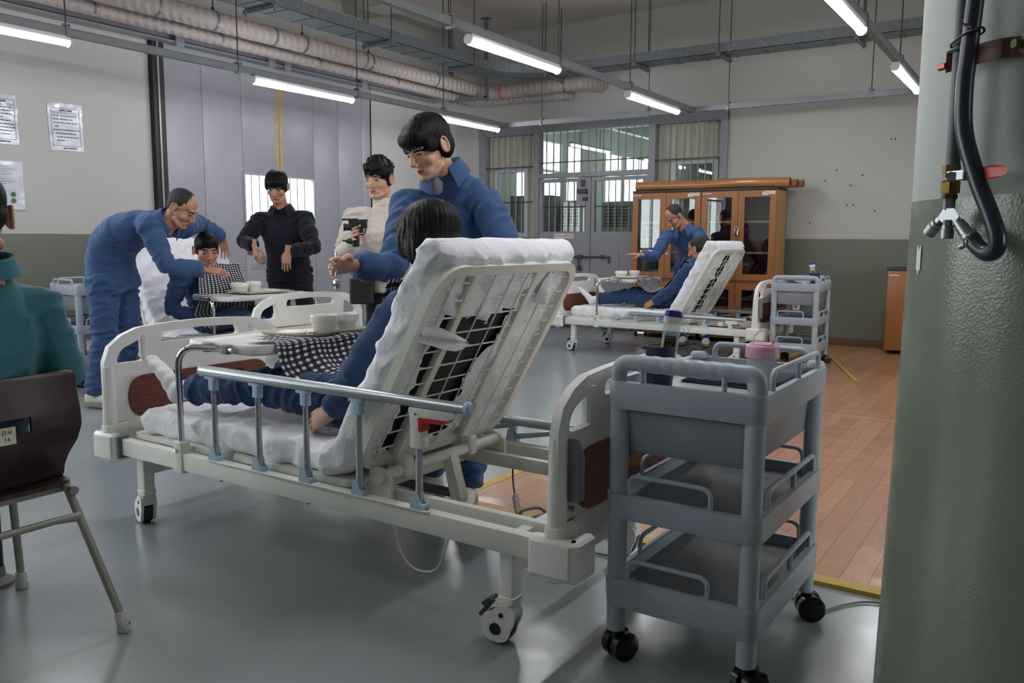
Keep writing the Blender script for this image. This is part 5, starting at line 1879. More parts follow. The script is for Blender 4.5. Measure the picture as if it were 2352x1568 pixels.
# ---------------------------------------------------------------- cables and small things on the floor
CABG = mat('grey_cable', (112, 110, 108), .5)
CABW = mat('white_cable', (214, 214, 208), .5)
tag(obj('power_cable', MB().loft(catmull([(-1.46, 2.75, .006), (-1.30, 2.765, .006), (-1.2, 2.80, .006), (-1.0, 2.9, .006), (-.8, 2.86, .006), (-.62, 2.73, .006), (-.56, 2.72, .006), (-.50, 2.82, .006), (-.42, 2.885, .006), (-.2, 2.9, .006), (.4, 2.88, .006)], 80), .004, n=8), CABG, None, 180), 'thin grey cable on the floor running past the trolley wheels to the column', 'cable')
cb = tag(obj('bed_cable', MB().loft(catmull([(-1.86, 2.12, .30), (-1.85, 2.10, .22), (-1.82, 2.09, .14), (-1.75, 2.08, .095), (-1.66, 2.08, .11), (-1.62, 2.09, .2), (-1.61, 2.1, .30)], 50), .004, n=8), CABW, None, 180), 'thin white cable hanging in a loop under the foreground bed frame', 'cable')
hd = thing('bed_handset', 'handset on a coiled grey lead hanging by the far side of the foreground bed', 'handset', (-1.86, 2.80, 0))
pts = [npv((.02, -.02, .36)), npv((.02, -.0, .2)), npv((.06, .03, .12))]
obj('lead', MB().loft(catmull([(.0, .06, .36), (.0, .06, .2), (.02, .05, .12)], 20), .004, n=8), CABG, hd, 180)
cp_ = catmull([(.02, .05, .13), (.05, .02, .09), (.10, -.02, .05), (.16, -.05, .03)], 140)
coil = []
for i, p in enumerate(cp_):
    a = i * .75
    coil.append(p + npv((.3 * .015 * math.cos(a), .015 * math.cos(a), .015 * math.sin(a))))
obj('coil', MB().loft(coil, .003, n=6), CABW, hd, 180)
obj('handset_body', MB().rbox((.2, -.07, .03), (.05, .14, .03), .012), mat('handset_grey', (156, 154, 150), .5), hd, 50)
for k in range(2):
    obj('handle_loop', MB().tube([(.13 + .05 * k, -.12, .02), (.13 + .05 * k, -.10, .13 - .02 * k), (.17 + .05 * k, .03, .12 - .02 * k), (.19 + .05 * k, .06, .02)], .007, n=8, fil=.05), CABG, hd, 60)


# ================================================================ people
def skin(name, c):
    m = mat(name, c, .5, var=.05, vscale=18, bump=.05, bscale=260)
    b = m.node_tree.nodes['Principled BSDF']
    b.inputs['Subsurface Weight'].default_value = .08
    b.inputs['Subsurface Radius'].default_value = (.01, .004, .002)
    return m


SKIN_A = skin('skin_light', (206, 160, 136))
SKIN_B = skin('skin_warm', (186, 134, 108))
LIPS = mat('lips', (160, 96, 88), .45)
EYE = mat('eye_dark', (24, 18, 16), .2)
BROW = mat('brow_hair', (38, 30, 28), .7)
HAIRM = bpy.data.materials.new('black_hair')
HAIRM.use_nodes = True
t = NT(HAIRM)
v_ = t.obj((60, 60, 7))
n_ = t.noise(v_, 3, 4, .6)
t.l(t.mix(t.ramp(n_, .3, .7), rgb((10, 9, 10)), rgb((24, 21, 22))), t.b.inputs['Base Color'])
t.b.inputs['Roughness'].default_value = .5
t.b.inputs['Specular IOR Level'].default_value = .18
t.bump(n_, .35, .005)
STUB = mat('short_dark_hair', (38, 33, 31), .7, var=.2, vscale=60, bump=.4, bscale=300)


def fabric(name, c, rough=.85, fine=900, amt=.12):
    m = mat(name, c, rough, var=.05, vscale=5, bump=amt, bscale=fine, spec=.2)
    b = m.node_tree.nodes['Principled BSDF']
    b.inputs['Sheen Weight'].default_value = .15
    return m


UNI = fabric('uniform_blue', (60, 88, 130))
UNID = fabric('uniform_blue_dark', (50, 74, 110))
TEAL = fabric('teal_shirt', (52, 104, 116), .7)
BLK = fabric('black_fleece', (25, 27, 40), .95)
BLKT = fabric('black_trousers', (26, 26, 28), .85)
CREAM = fabric('cream_sweater', (216, 206, 196), .95, 300, .3)
SOCKM = fabric('white_sock', (236, 232, 236), .9, 400, .2)
SHOEW = mat('white_shoe', (226, 222, 216), .55)
SOLEM = mat('shoe_sole', (150, 136, 122), .6)
TSH = fabric('grey_stripe_shirt', (150, 152, 156))


def head_template():
    m = MB()
    m.ell((0, -.012, .036), (.074, .094, .082), n=28, m=16)
    m.ell((0, .020, -.020), (.061, .071, .078), n=24, m=14)
    m.ell((0, .040, -.070), (.043, .045, .042), n=20, m=12)
    m.ell((0, .066, -.098), (.021, .020, .016), n=14, m=8)
    for s in (-1, 1):
        m.ell((s * .040, .052, -.030), (.024, .024, .024), n=14, m=8)
        m.loft([(s * .012, .087, .022), (s * .030, .084, .025), (s * .048, .070, .020)], [.0075, .0085, .007], caps='rr', n=10)
        m.ell((s * .031, .0735, -.001), (.014, .0115, .0105), n=14, m=10)
        m.ell((s * .012, .099, -.038), (.0085, .009, .0075), n=10, m=8)
        m.loft([(s * .050, .012, -.074), (s * .034, .046, -.094), (s * .012, .066, -.104)], [.017, .016, .014], caps='rr', n=10)
        # ear
        e = [(s * .079, -.012 + .017 * math.cos(a) * .9, -.004 + .030 * math.sin(a)) for a in [math.pi * 2 * i / 14 for i in range(15)]]
        e = [(x + s * .010 * (1 if y < -.012 else .3), y - .004, z) for x, y, z in e]
        m.loft(e, .0052, n=8)
        m.ell((s * .077, -.014, -.006), (.0105, .015, .026), n=12, m=8)
    m.loft([(0, .090, .008), (0, .098, -.012), (0, .108, -.032), (0, .104, -.038)], [.0075, .0085, .0115, .009], caps='rr', n=12)
    m.loft([(-.019, .079, -.066), (0, .0895, -.0625), (.019, .079, -.066)], [(.0055, .004), (.006, .006), (.0055, .004)], caps='rr', n=10)
    m.loft([(-.017, .078, -.0715), (0, .087, -.0735), (.017, .078, -.0715)], [(.0055, .004), (.0065, .006), (.0055, .004)], caps='rr', n=10)
    m.loft([(0, -.020, -.04), (0, -.028, -.11), (0, -.040, -.19)], [(.052, .056), (.052, .054), (.062, .06)], side=(1, 0, 0), n=20)
    m.loft([(0, .02, -.09), (0, -.004, -.15)], [.03, .03], n=12)
    V, N, F = remesh(m, .0032, 5, .5)
    idx = []
    for f in F:
        c = V[list(f)].mean(0)
        x, y, z = abs(c[0]), c[1], c[2]
        k = 0
        if y > .05:
            if ((x - .031) / .0125) ** 2 + ((z + .0005) / .0042) ** 2 < 1 and y > .07:
                k = 2
            elif abs(z - (.0245 - .12 * max(0, x - .04))) < .0042 and .012 < x < .052:
                k = 3
            elif (c[0] / .021) ** 2 + ((z + .069) / .0085) ** 2 < 1 and y > .074:
                k = 1
        idx.append(k)
    return V, F, idx


HEAD_V, HEAD_F, HEAD_I = head_template()


def hair_template(kind):
    m = MB()
    if kind == 'bowl':
        m.ell((0, -.014, .046), (.089, .112, .087), n=28, m=16)
        m.ell((0, -.046, -.004), (.083, .072, .078), n=24, m=14)
        m.ell((0, .055, .058), (.073, .054, .042), n=20, m=12)
        for s in (-1, 1):
            m.ell((s * .066, .030, .020), (.020, .036, .036), n=14, m=10)
    elif kind == 'long':
        m.ell((0, -.016, .048), (.096, .118, .092), n=28, m=16)
        m.ell((0, -.046, -.03), (.092, .078, .095), n=24, m=14)
        m.ell((0, .056, .056), (.080, .058, .050), n=20, m=12)
        for s in (-1, 1):
            m.ell((s * .078, .028, .0), (.024, .042, .060), n=14, m=10)
            m.ell((s * .083, -.018, -.02), (.025, .047, .070), n=14, m=10)
    elif kind == 'short':
        m.ell((0, -.016, .044), (.080, .100, .082), n=28, m=16)
        m.ell((0, -.040, .0), (.0775, .066, .060), n=24, m=14)
        m.ell((0, .040, .072), (.060, .046, .028), n=20, m=12)
    elif kind == 'crop':
        m.ell((0, -.018, .040), (.0765, .0955, .0805), n=28, m=16)
        m.ell((0, -.036, .0), (.0755, .064, .058), n=24, m=14)
    else:                                   # curly
        m.ell((0, -.014, .050), (.087, .106, .088), n=28, m=16)
        m.ell((0, -.042, .004), (.081, .068, .066), n=24, m=14)
        m.ell((0, .045, .078), (.070, .050, .036), n=20, m=12)
        rr = random.Random(5)
        for i in range(46):
            a, b = rr.uniform(0, 6.28), rr.uniform(.15, 1.5)
            m.ell((.082 * math.cos(a) * math.sin(b), -.012 + .104 * math.sin(a) * math.sin(b), .055 + .084 * math.cos(b)), (.017, .017, .015), n=8, m=6)
    V, N, F = remesh(m, .005, 14 if kind != 'curly' else 2, .5)
    out = V.copy()
    for i, (p, n_) in enumerate(zip(V, N)):
        a = math.atan2(p[0], p[1] + .012)
        st = noise.noise(Vector((a * 16 + p[2] * 14, p[2] * 10, 3))) + .5 * noise.noise(Vector((a * 40, p[2] * 14, 9)))
        amp = {'bowl': .0035, 'long': .0042, 'short': .002, 'crop': .0006}.get(kind, .004)
        out[i] = p + n_ * amp * st
        if kind in ('bowl', 'long') and p[1] > .07 and p[2] < .03:
            out[i][2] += .006 * noise.noise(Vector((p[0] * 90, 1, 1)))
    return out, F


HAIRS = {}


def hand_mesh(m, w, fd, pn, td, curls, sc=1.0, tcurl=.5, spread=1.0):
    f = unit(fd)
    n_ = unit(npv(pn) - f * (npv(pn) @ f))
    s = np.cross(f, n_)
    if s @ npv(td) < 0:
        s = -s
    w = npv(w)
    m.loft([w - f * .05 * sc, w, w + f * .022 * sc, w + f * .060 * sc, w + f * .090 * sc, w + f * .098 * sc],
           [(.027 * sc, .020 * sc), (.026 * sc, .018 * sc), (.034 * sc, .0165 * sc), (.0415 * sc, .0145 * sc), (.0415 * sc, .0125 * sc), (.036 * sc, .008 * sc)], side=s, n=20)
    Ls = (.072, .080, .075, .058)
    for i in range(4):
        off = (.0310 - .0205 * i) * sc
        a = (.13 - .085 * i) * spread
        d = unit(f * math.cos(a) + s * math.sin(a))
        p = w + f * (.086 - .004 * abs(i - 1.2)) * sc + s * off
        pts = [p - f * .02 * sc, p]
        c = curls[i] if isinstance(curls, (list, tuple)) else curls
        ang = 0
        for k, fr in enumerate((.46, .31, .23)):
            ang += c * (.38, .36, .26)[k]
            dd = unit(d * math.cos(ang) + n_ * math.sin(ang))
            p = p + dd * Ls[i] * fr * sc
            pts.append(p)
        r = (.0082, .0084, .0081, .0072)[i] * sc
        m.loft(pts, [r, r, r * .97, r * .9, r * .72], n=12, caps='fr')
    p = w + f * .022 * sc + s * .022 * sc
    pts = [p - s * .012 * sc, p]
    dirs = [unit(f * .62 + s * .72 + n_ * .35), unit(f * (.82 + .1 * tcurl) + s * (.5 - .5 * tcurl) + n_ * (.35 + .3 * tcurl)), unit(f * .9 + s * (.35 - .9 * tcurl) + n_ * (.3 + .4 * tcurl))]
    for d, L in zip(dirs, (.042, .032, .026)):
        p = p + d * L * sc
        pts.append(p)
    m.loft(pts, [.014 * sc, .0145 * sc, .0115 * sc, .0102 * sc, .008 * sc], n=12, caps='rr')


def bez(a, b, c, t_):
    return a * (1 - t_) ** 2 + b * 2 * t_ * (1 - t_) + c * t_ * t_


def folds(V, N, bones, amp, seed):
    """push cloth in and out in soft diagonal folds that follow the nearest limb"""
    out = V.copy()
    A = np.array([b[0] for b in bones])
    D = np.array([npv(b[1]) - npv(b[0]) for b in bones])
    L2 = (D * D).sum(1)
    for i in range(len(V)):
        p = V[i]
        q = p - A
        t_ = np.clip((q * D).sum(1) / L2, 0, 1)
        dist = ((q - D * t_[:, None]) ** 2).sum(1)
        k = int(dist.argmin())
        b = bones[k]
        L = math.sqrt(L2[k])
        d = D[k] / L
        al = float((p - A[k]) @ d)
        rest = p - A[k] - d * al
        # stronger near the ends of a limb (joints)
        tt = al / L
        joint = max(math.exp(-((tt) / .22) ** 2), math.exp(-((tt - 1) / .22) ** 2))
        a1 = noise.noise(Vector(tuple(rest * 7)) + Vector((al * 16 + seed, k * 3.1, al * 9)))
        a2 = noise.noise(Vector(tuple(rest * 16)) + Vector((al * 30, seed + k, al * 14)))
        r1 = (1 - abs(a1) * 2.2)
        g = amp * b[2] * ((.35 + .9 * joint) * (max(r1, -.3) ** 2 * (1 if r1 > 0 else 0) - .25) + .35 * a2)
        g *= max(.12, min(1.0, (L - al) / .05)) if b[2] > 1.2 else .8
        out[i] = p + N[i] * max(-.012, min(.013, g))
    return out


def shoe(name, A, d, parent, root, m_up, side):
    """low sneaker: A ankle, d toe direction along the ground"""
    d = unit(d)
    u = npv((0, 0, 1))
    u = unit(u - d * (u @ d))
    s = np.cross(d, u)
    O = npv(A) - u * .085

    def ring(x, hw, hh, z0, n=16):
        c = O + d * x
        pts = []
        for j in range(n):
            a = 2 * math.pi * j / n
            pts.append(c + s * hw * math.cos(a) + u * max(z0, z0 + hh * .42 + hh * .58 * math.sin(a)))
        return pts
    up = MB().rings([ring(x, w, h, .022) for x, w, h in ((-.068, .016, .05), (-.062, .028, .075), (-.03, .036, .095), (.01, .037, .092), (.05, .040, .075), (.10, .046, .055), (.15, .044, .042), (.178, .030, .030), (.186, .012, .016))])
    sl = MB().rings([[O + d * p[0] + s * p[1] + u * z for p in rpoly([(-.076, -.02), (-.06, -.038), (.0, -.037), (.1, -.05), (.165, -.044), (.194, -.012), (.194, .012), (.165, .044), (.1, .05), (.0, .037), (-.06, .038), (-.076, .02)], .02, 3)] for z in (.0, .026)])
    o = obj(name, up, m_up, parent, 60)
    o.location = -npv(root)
    q = obj('sole', sl, SOLEM, o, 40)
    st = MB()
    for k, x in enumerate((.035, .062, .088)):
        st.loft([O + d * x + s * .043 + u * .045, O + d * (x - .004) + s * .028 + u * (.094 - k * .014), O + d * (x - .006) + u * (.103 - k * .017), O + d * (x - .004) - s * .028 + u * (.094 - k * .014), O + d * x - s * .043 + u * .045], [(.008, .003)] * 5, side=d, n=8)
    obj('strap', st, mat('shoe_strap', (206, 204, 202), .6), o, 50)
    return o


def person(label, J, top, bottom, hairk, skin_m, hair_m=None, seed=0.0, feet='shoe', cols='collar', bulk=1.0, cuff=1.0, trouser=1.0, group=None, vox=.010, fine=True, hem=.10, fold=1.0):
    pel, neck, head = npv(J['pel']), npv(J['neck']), npv(J['head'])
    mid = npv(J.get('mid', (pel + neck) / 2))
    shR, shL = npv(J['sh'][0]), npv(J['sh'][1])
    side = unit(shL - shR)
    hs = unit(J.get('hipside', side))
    root = npv((pel[0], pel[1], J.get('base', 0.0)))
    P = thing('person', label, 'person', tuple(root), 0, group)
    W = lambda V: (V - root)
    hip = [pel - hs * .095 + npv((0, 0, -.02)), pel + hs * .095 + npv((0, 0, -.02))]
    hip = [h + npv(J.get('hipoff', (0, 0, 0))) for h in hip]
    # --- bare body, one surface: torso, limbs, neck, head and hands
    b = MB()
    sp = [bez(pel, 2 * mid - (pel + neck) / 2, neck, t_) for t_ in (0, .2, .4, .6, .8, 1)]
    b.loft(sp, [(.14, .09), (.12, .085), (.125, .09), (.14, .095), (.12, .075), (.05, .05)], side=side, n=16, caps='rr')
    for i in (0, 1):
        b.loft([J['sh'][i], J['el'][i], J['wr'][i]], [.045, .036, .026], n=12, caps='rf')
        b.loft([hip[i], J['kn'][i], J['an'][i]], [.075, .05, .038], n=12, caps='rr')
    V1, N1, F1 = remesh(b, .016, 2)
    V, F = W(V1).tolist(), list(F1)
    I = [0] * len(F)
    hf = unit(J['hf'])
    hu = unit(npv(J.get('hu', (0, 0, 1))) - hf * (npv(J.get('hu', (0, 0, 1))) @ hf))
    hr = np.cross(hf, hu)
    HM = np.array([hr, hf, hu]).T * 1.06
    k = len(V)
    V += W(HEAD_V @ HM.T + head).tolist()
    F += [tuple(q + k for q in f) for f in HEAD_F]
    I += HEAD_I
    for i in (0, 1):
        h = J['hand'][i]
        if h is None:
            continue
        m = MB()
        hand_mesh(m, J['wr'][i], *h)
        m.loft([npv(J['wr'][i]) + (npv(J['el'][i]) - npv(J['wr'][i])) * .35, J['wr'][i]], [.031, .025], n=12)
        Vh, Nh, Fh = remesh(m, .0032, 3, .45)
        k = len(V)
        V += W(Vh).tolist()
        F += [tuple(q + k for q in f) for f in Fh]
        I += [0] * len(Fh)
    raw('body', V, F, [skin_m, LIPS, EYE, BROW], P, I)
    # --- hair
    if hairk not in HAIRS:
        HAIRS[hairk] = hair_template(hairk)
    hv, hfc = HAIRS[hairk]
    raw('hair', W(hv @ HM.T + head), hfc, hair_m or HAIRM, P)
    # --- jacket or shirt
    g = MB()
    ax = unit(neck - pel)
    h0 = pel - unit(2 * mid - (pel + neck) / 2 - pel) * hem
    B = bulk
    T = [h0, pel + (pel - h0) * .02] + [bez(pel, 2 * mid - (pel + neck) / 2, neck, t_) for t_ in (.2, .4, .62, .8, .9, 1.0)]
    rr = [(.178 * B, .132 * B), (.176 * B, .13 * B), (.168 * B, .126 * B), (.172 * B, .126 * B), (.182 * B, .124 * B), (.165 * B, .098 * B), (.125, .078), (.066, .064)]
    g.loft(T, rr, side=side, n=22)
    for i in (0, 1):
        s_, e_, w_ = npv(J['sh'][i]), npv(J['el'][i]), npv(J['wr'][i])
        g.loft([s_ + (T[5] - s_) * .35, s_, s_ + (e_ - s_) * .5, e_, e_ + (w_ - e_) * .6, w_ - (w_ - e_) * .04], [.072 * B, .076 * B, .069 * B, .060 * B, .054 * cuff, .046 * cuff], n=14, caps='rf')
    VJ, NJ, FJ = remesh(g, vox, 3)
    bones = [(sp[0], sp[3], 1.0), (sp[3], sp[5], .8)]
    for i in (0, 1):
        bones += [(npv(J['sh'][i]), npv(J['el'][i]), 1.3), (npv(J['el'][i]), npv(J['wr'][i]), 1.3)]
    VJ = folds(VJ, NJ, bones, .013 * fold, seed)
    raw('jacket' if cols == 'collar' else 'sweater', W(VJ), FJ, top, P)
    fwd = unit(np.cross(side, ax))
    if fwd @ hf < -.2:
        fwd = -fwd
    # --- collar around the neck
    nb = T[-1]
    cm = MB()
    na = unit(unit(head + HM @ npv((0, -.03, -.09)) - nb) * .35 + ax * .65)
    sd = unit(side - na * (side @ na))
    fw = unit(np.cross(sd, na))
    if fw @ fwd < 0:
        fw = -fw
    if cols == 'collar':
        def col(u, v):
            a = R(-158 + 316 * u)                     # 0 = nape
            open_ = abs(u - .5) * 2
            r0 = .066 + .012 * open_
            dirc_ = fw * -math.cos(a) + sd * math.sin(a)
            lift = .042 - .030 * open_ ** 3
            if v < .4:
                k_ = v / .4
                return nb + dirc_ * (r0 + .004 * k_) + na * (-.012 + (lift + .012) * k_)
            k_ = (v - .4) / .6
            drop = .052 + .036 * open_ ** 3
            ow = .005 + (.020 + .030 * open_ ** 3) * k_
            return nb + dirc_ * (r0 + ow) + sd * (math.sin(a) * ow * .4 * open_) + na * (lift + .004 * math.sin(k_ * 3.1) - drop * k_)
        c_ = MB().grid(col, 36, 10)
        c2 = MB().grid(lambda u, v: col(u, v) + (fw * -math.cos(R(-158 + 316 * u)) + sd * math.sin(R(-158 + 316 * u))) * .0035, 36, 10)
        n0 = len(c_.v)
        c_.add(c2.v, [f[::-1] for f in c2.f])
        o = obj('collar', c_, top, P, 180)
        o.location = -root
    else:
        cm.loft([nb - na * .02, nb + na * .012, nb + na * .03], [.070, .064, .060], side=sd, n=20, caps='nn')
        cm.loft([nb + na * .03, nb + na * .012, nb - na * .02], [.056, .060, .066], side=sd, n=20, caps='nn')
        o = obj('neckband', cm, top, P, 180)
        o.location = -root
    # --- trousers
    g = MB()
    tp = pel + ax * .07
    g.loft([tp, pel, pel - unit(ax) * .06], [(.150, .112), (.166, .126), (.160, .122)], side=hs, n=20, caps='fr')
    bones = [(tp, pel, .8)]
    for i in (0, 1):
        kn, an = npv(J['kn'][i]), npv(J['an'][i])
        if feet == 'sock':
            an = kn + (an - kn) * .86
        g.loft([hip[i], hip[i] + (kn - hip[i]) * .45, kn, kn + (an - kn) * .5, an], [.100 * trouser, .088 * trouser, .073 * trouser, .067 * trouser, .062 * trouser], n=14, caps='rf')
        bones += [(hip[i], kn, 1.4), (kn, an, 1.5)]
    VT, NT_, FT = remesh(g, vox, 3)
    VT = folds(VT, NT_, bones, .015 * fold, seed + 4)
    raw('trousers', W(VT), FT, bottom, P)
    # --- feet
    for i in (0, 1):
        an, td = npv(J['an'][i]), unit(J['toe'][i])
        if feet == 'shoe':
            shoe('shoe', an, td, P, root, SHOEW, i)
        else:
            kn = npv(J['kn'][i])
            dn = unit(an - kn)
            m = MB()
            heel = an + dn * .055 - td * .035
            m.loft([an - dn * .09, an - dn * .02, an + dn * .03], [.045, .041, .043], n=14)
            m.loft([heel, an + dn * .035 + td * .03, an + dn * .035 + td * .09, an + dn * .045 + td * .15, an + dn * .05 + td * .185], [.031, (.036, .038), (.038, .030), (.041, .022), (.034, .017)], side=np.cross(dn, td), n=14, caps='rr')
            Vs, Ns, Fs = remesh(m, .006, 4)
            for q in range(len(Vs)):
                Vs[q] += Ns[q] * .0016 * math.sin(120 * float((Vs[q] - an) @ td))
            raw('sock', W(Vs), Fs, SOCKM, P)
    return P


V3 = lambda *a: npv(a)
ON = lambda bed, x, y, z: npv(on_bed(bed, x, y, z)[0])


def bdir(bed, x, y, z):
    a = bed.rotation_euler.z
    return npv((math.cos(a) * x - math.sin(a) * y, math.sin(a) * x + math.cos(a) * y, z))


# 1 the standing carer behind the foreground bed, spoon in hand
SPH = V3(-2.33, 2.38, 1.095)
p1 = person('standing man in blue uniform feeding the reclining patient with a spoon',
            dict(pel=(-2.22, 3.03, .92), mid=(-2.22, 3.03, 1.17), neck=(-2.235, 2.875, 1.495), head=(-2.262, 2.80, 1.588), hf=(-.12, -.86, -.42), hu=(-.1, -.2, 1),
                 sh=((-2.37, 2.80, 1.345), (-2.075, 2.97, 1.355)), el=((-2.285, 2.60, 1.085), (-1.90, 2.93, 1.09)), wr=((-2.325, 2.415, 1.098), (-1.92, 2.78, .95)),
                 hand=[((-.22, -.95, .02), (.65, -.1, -.35), (-.1, -.2, 1), [.9, 1.15, 1.4, 1.5], 1.0, .75), ((-.1, -.7, -.5), (-.6, .3, -.4), (-.5, -.5, .4), .5)],
                 kn=((-2.38, 3.03, .49), (-2.12, 3.0, .49)), an=((-2.42, 2.99, .10), (-2.16, 2.95, .10)), toe=((-.6, -.8, 0), (.45, -.9, 0))),
            UNI, UNI, 'bowl', SKIN_A, seed=1.0, vox=.009, cuff=1.12, trouser=1.05, fold=1.15)
r1 = npv(p1.location)
zp = obj('zip', MB().tube([V3(-2.305, 2.785, 1.385) - r1, V3(-2.325, 2.775, 1.33) - r1, V3(-2.335, 2.785, 1.25) - r1], .003, n=6).rbox(V3(-2.316, 2.772, 1.362) - r1, (.008, .006, .022), .002), NICK, p1)
obj('undershirt', MB().ell(V3(-2.25, 2.85, 1.44) - r1, (.046, .046, .05)), TSH, p1, 180)
sn = MB()
q0, q1 = V3(-2.345, 2.335, 1.150), V3(-2.315, 2.305, 1.030)
dv = unit(q1 - q0)
sn.loft([q0, q0 + dv * .06, q1 - dv * .03], [(.004, .0018), (.0032, .0016), (.0045, .0018)], side=(1, .3, 0), n=8).ell(q1, (.017, .008, .024))
tag(obj('spoon', sn, CHROME, None, 60), "steel spoon held in the standing carer's hand", 'spoon')

# 2 the patient on the foreground bed
B1 = bed1
person('reclining patient with thick black hair on the foreground bed, white socks',
       dict(pel=ON(B1, .03, -.02, .60), mid=ON(B1, .20, -.02, .80), neck=ON(B1, .35, -.03, 1.045), head=ON(B1, .315, -.05, 1.197), hf=bdir(B1, -1, .10, -.20), hu=(.05, 0, 1), base=.475,
            hipside=bdir(B1, 0, -1, 0),
            sh=(ON(B1, .34, .16, .975), ON(B1, .34, -.205, .975)), el=(ON(B1, .17, .25, .75), ON(B1, .175, -.275, .735)), wr=(ON(B1, -.03, .23, .60), ON(B1, .055, -.285, .575)),
            hand=[(bdir(B1, -1, -.1, -.3), (0, 0, -1), bdir(B1, 0, -1, 0), .4), (bdir(B1, -.85, -.1, -.35), bdir(B1, .2, .8, -.3), bdir(B1, -.3, -.1, 1), .9)],
            kn=(ON(B1, -.42, .15, .665), ON(B1, -.38, -.235, .625)), an=(ON(B1, -.81, .20, .572), ON(B1, -.80, -.31, .572)), toe=(bdir(B1, -.02, .05, .99), bdir(B1, -.74, -.02, .67))),
       UNID, UNID, 'long', SKIN_A, seed=2.0, feet='sock', vox=.009, cuff=1.1, hem=.05, fold=.95)

# 3 the carer bending at the left
p3 = person('bending man in blue uniform reaching towards the patient at the left',
            dict(pel=(-5.56, 3.36, .93), mid=(-5.44, 3.35, 1.20), neck=(-5.10, 3.50, 1.325), head=(-4.985, 3.535, 1.405), hf=(.72, .38, -.55), hu=(.55, .2, .8),
                 sh=((-5.08, 3.34, 1.30), (-5.18, 3.68, 1.29)), el=((-5.02, 3.42, 1.02), (-5.36, 3.93, 1.315)), wr=((-4.88, 3.62, .985), (-5.37, 4.15, 1.21)),
                 hand=[((.75, .6, -.05), (-.2, .4, -.9), (-.2, .6, .6), .9), ((.1, .15, -.95), (.3, -.9, 0), (-.8, -.2, .1), .35)],
                 hipside=(-.35, .93, 0),
                 kn=((-5.58, 3.29, .50), (-5.62, 3.50, .50)), an=((-5.66, 3.24, .10), (-5.70, 3.46, .10)), toe=((1, .35, 0), (1, .3, 0))),
            UNI, UNI, 'crop', SKIN_B, STUB, seed=3.0, bulk=1.08, cuff=1.15, trouser=1.12)

# 4 the patient on the left bed
B3 = bed3
person('patient in blue uniform sitting up under a checked bib on the left bed',
       dict(pel=ON(B3, -.08, .08, .60), mid=ON(B3, -.06, .13, .80), neck=ON(B3, -.15, .20, .985), head=ON(B3, -.20, .215, 1.115), hf=bdir(B3, -.86, .30, -.22), base=.475,
            hipside=bdir(B3, 0, -1, 0),
            sh=(ON(B3, -.13, .40, .915), ON(B3, -.13, .01, .915)), el=(ON(B3, -.06, .43, .68), ON(B3, -.06, -.1, .68)), wr=(ON(B3, -.28, .34, .61), ON(B3, -.28, -.08, .61)),
            hand=[(bdir(B3, -1, 0, -.2), (0, 0, -1), bdir(B3, 0, -1, 0), .5), (bdir(B3, -1, 0, -.2), (0, 0, -1), bdir(B3, 0, 1, 0), .5)],
            kn=(ON(B3, -.45, .15, .63), ON(B3, -.45, -.17, .63)), an=(ON(B3, -.86, .16, .56), ON(B3, -.86, -.18, .56)), toe=(bdir(B3, -.5, .1, .85), bdir(B3, -.5, -.1, .85))),
       UNID, UNID, 'short', SKIN_B, seed=4.0, feet='sock', hem=.05, cuff=1.1)

# 5 the man in the black fleece
person('standing man in a black fleece jacket before the steel sliding door window',
       dict(pel=(-5.50, 4.92, .95), mid=(-5.50, 4.90, 1.18), neck=(-5.52, 4.87, 1.455), head=(-5.50, 4.81, 1.635), hf=(.55, -.78, -.42), hu=(0, 0, 1),
            sh=((-5.65, 4.76, 1.36), (-5.38, 4.99, 1.37)), el=((-5.68, 4.60, 1.18), (-5.17, 4.90, 1.13)), wr=((-5.50, 4.56, 1.145), (-5.22, 4.66, 1.10)),
            hand=[((.25, -.05, -.95), (.2, .9, 0), (.9, .1, .2), [.5, .6, .7, .8]), ((-.15, -.05, -1), (-.2, .9, .1), (-.9, .1, .1), [.25, .2, .25, .3], 1.0, .3)],
            kn=((-5.56, 4.88, .50), (-5.40, 5.02, .50)), an=((-5.58, 4.92, .10), (-5.40, 5.06, .10)), toe=((.5, -.8, 0), (.6, -.7, 0))),
       BLK, BLKT, 'bowl', SKIN_B, seed=5.0, bulk=1.06, cuff=1.05)

# 6 the man at the video camera
p6 = person('curly haired man in a cream sweater standing by a video camera, half hidden',
            dict(pel=(-3.78, 4.30, .95), mid=(-3.78, 4.28, 1.2), neck=(-3.81, 4.24, 1.44), head=(-3.82, 4.21, 1.60), hf=(.2, -.95, -.15), hu=(0, 0, 1),
                 sh=((-3.98, 4.15, 1.36), (-3.66, 4.36, 1.36)), el=((-3.98, 4.03, 1.10), (-3.6, 4.28, 1.08)), wr=((-3.81, 3.99, 1.21), (-3.62, 4.08, 1.0)),
                 hand=[((.4, -.8, .2), (.6, .3, 0), (.2, .2, .9), .9), ((.0, -1, .0), (-.8, 0, 0), (0, 0, 1), .7)],
                 kn=((-3.88, 4.24, .5), (-3.66, 4.34, .5)), an=((-3.88, 4.27, .1), (-3.66, 4.37, .1)), toe=((.1, -1, 0), (.2, -1, 0))),
            CREAM, BLKT, 'curly', SKIN_A, seed=6.0, cols='band')

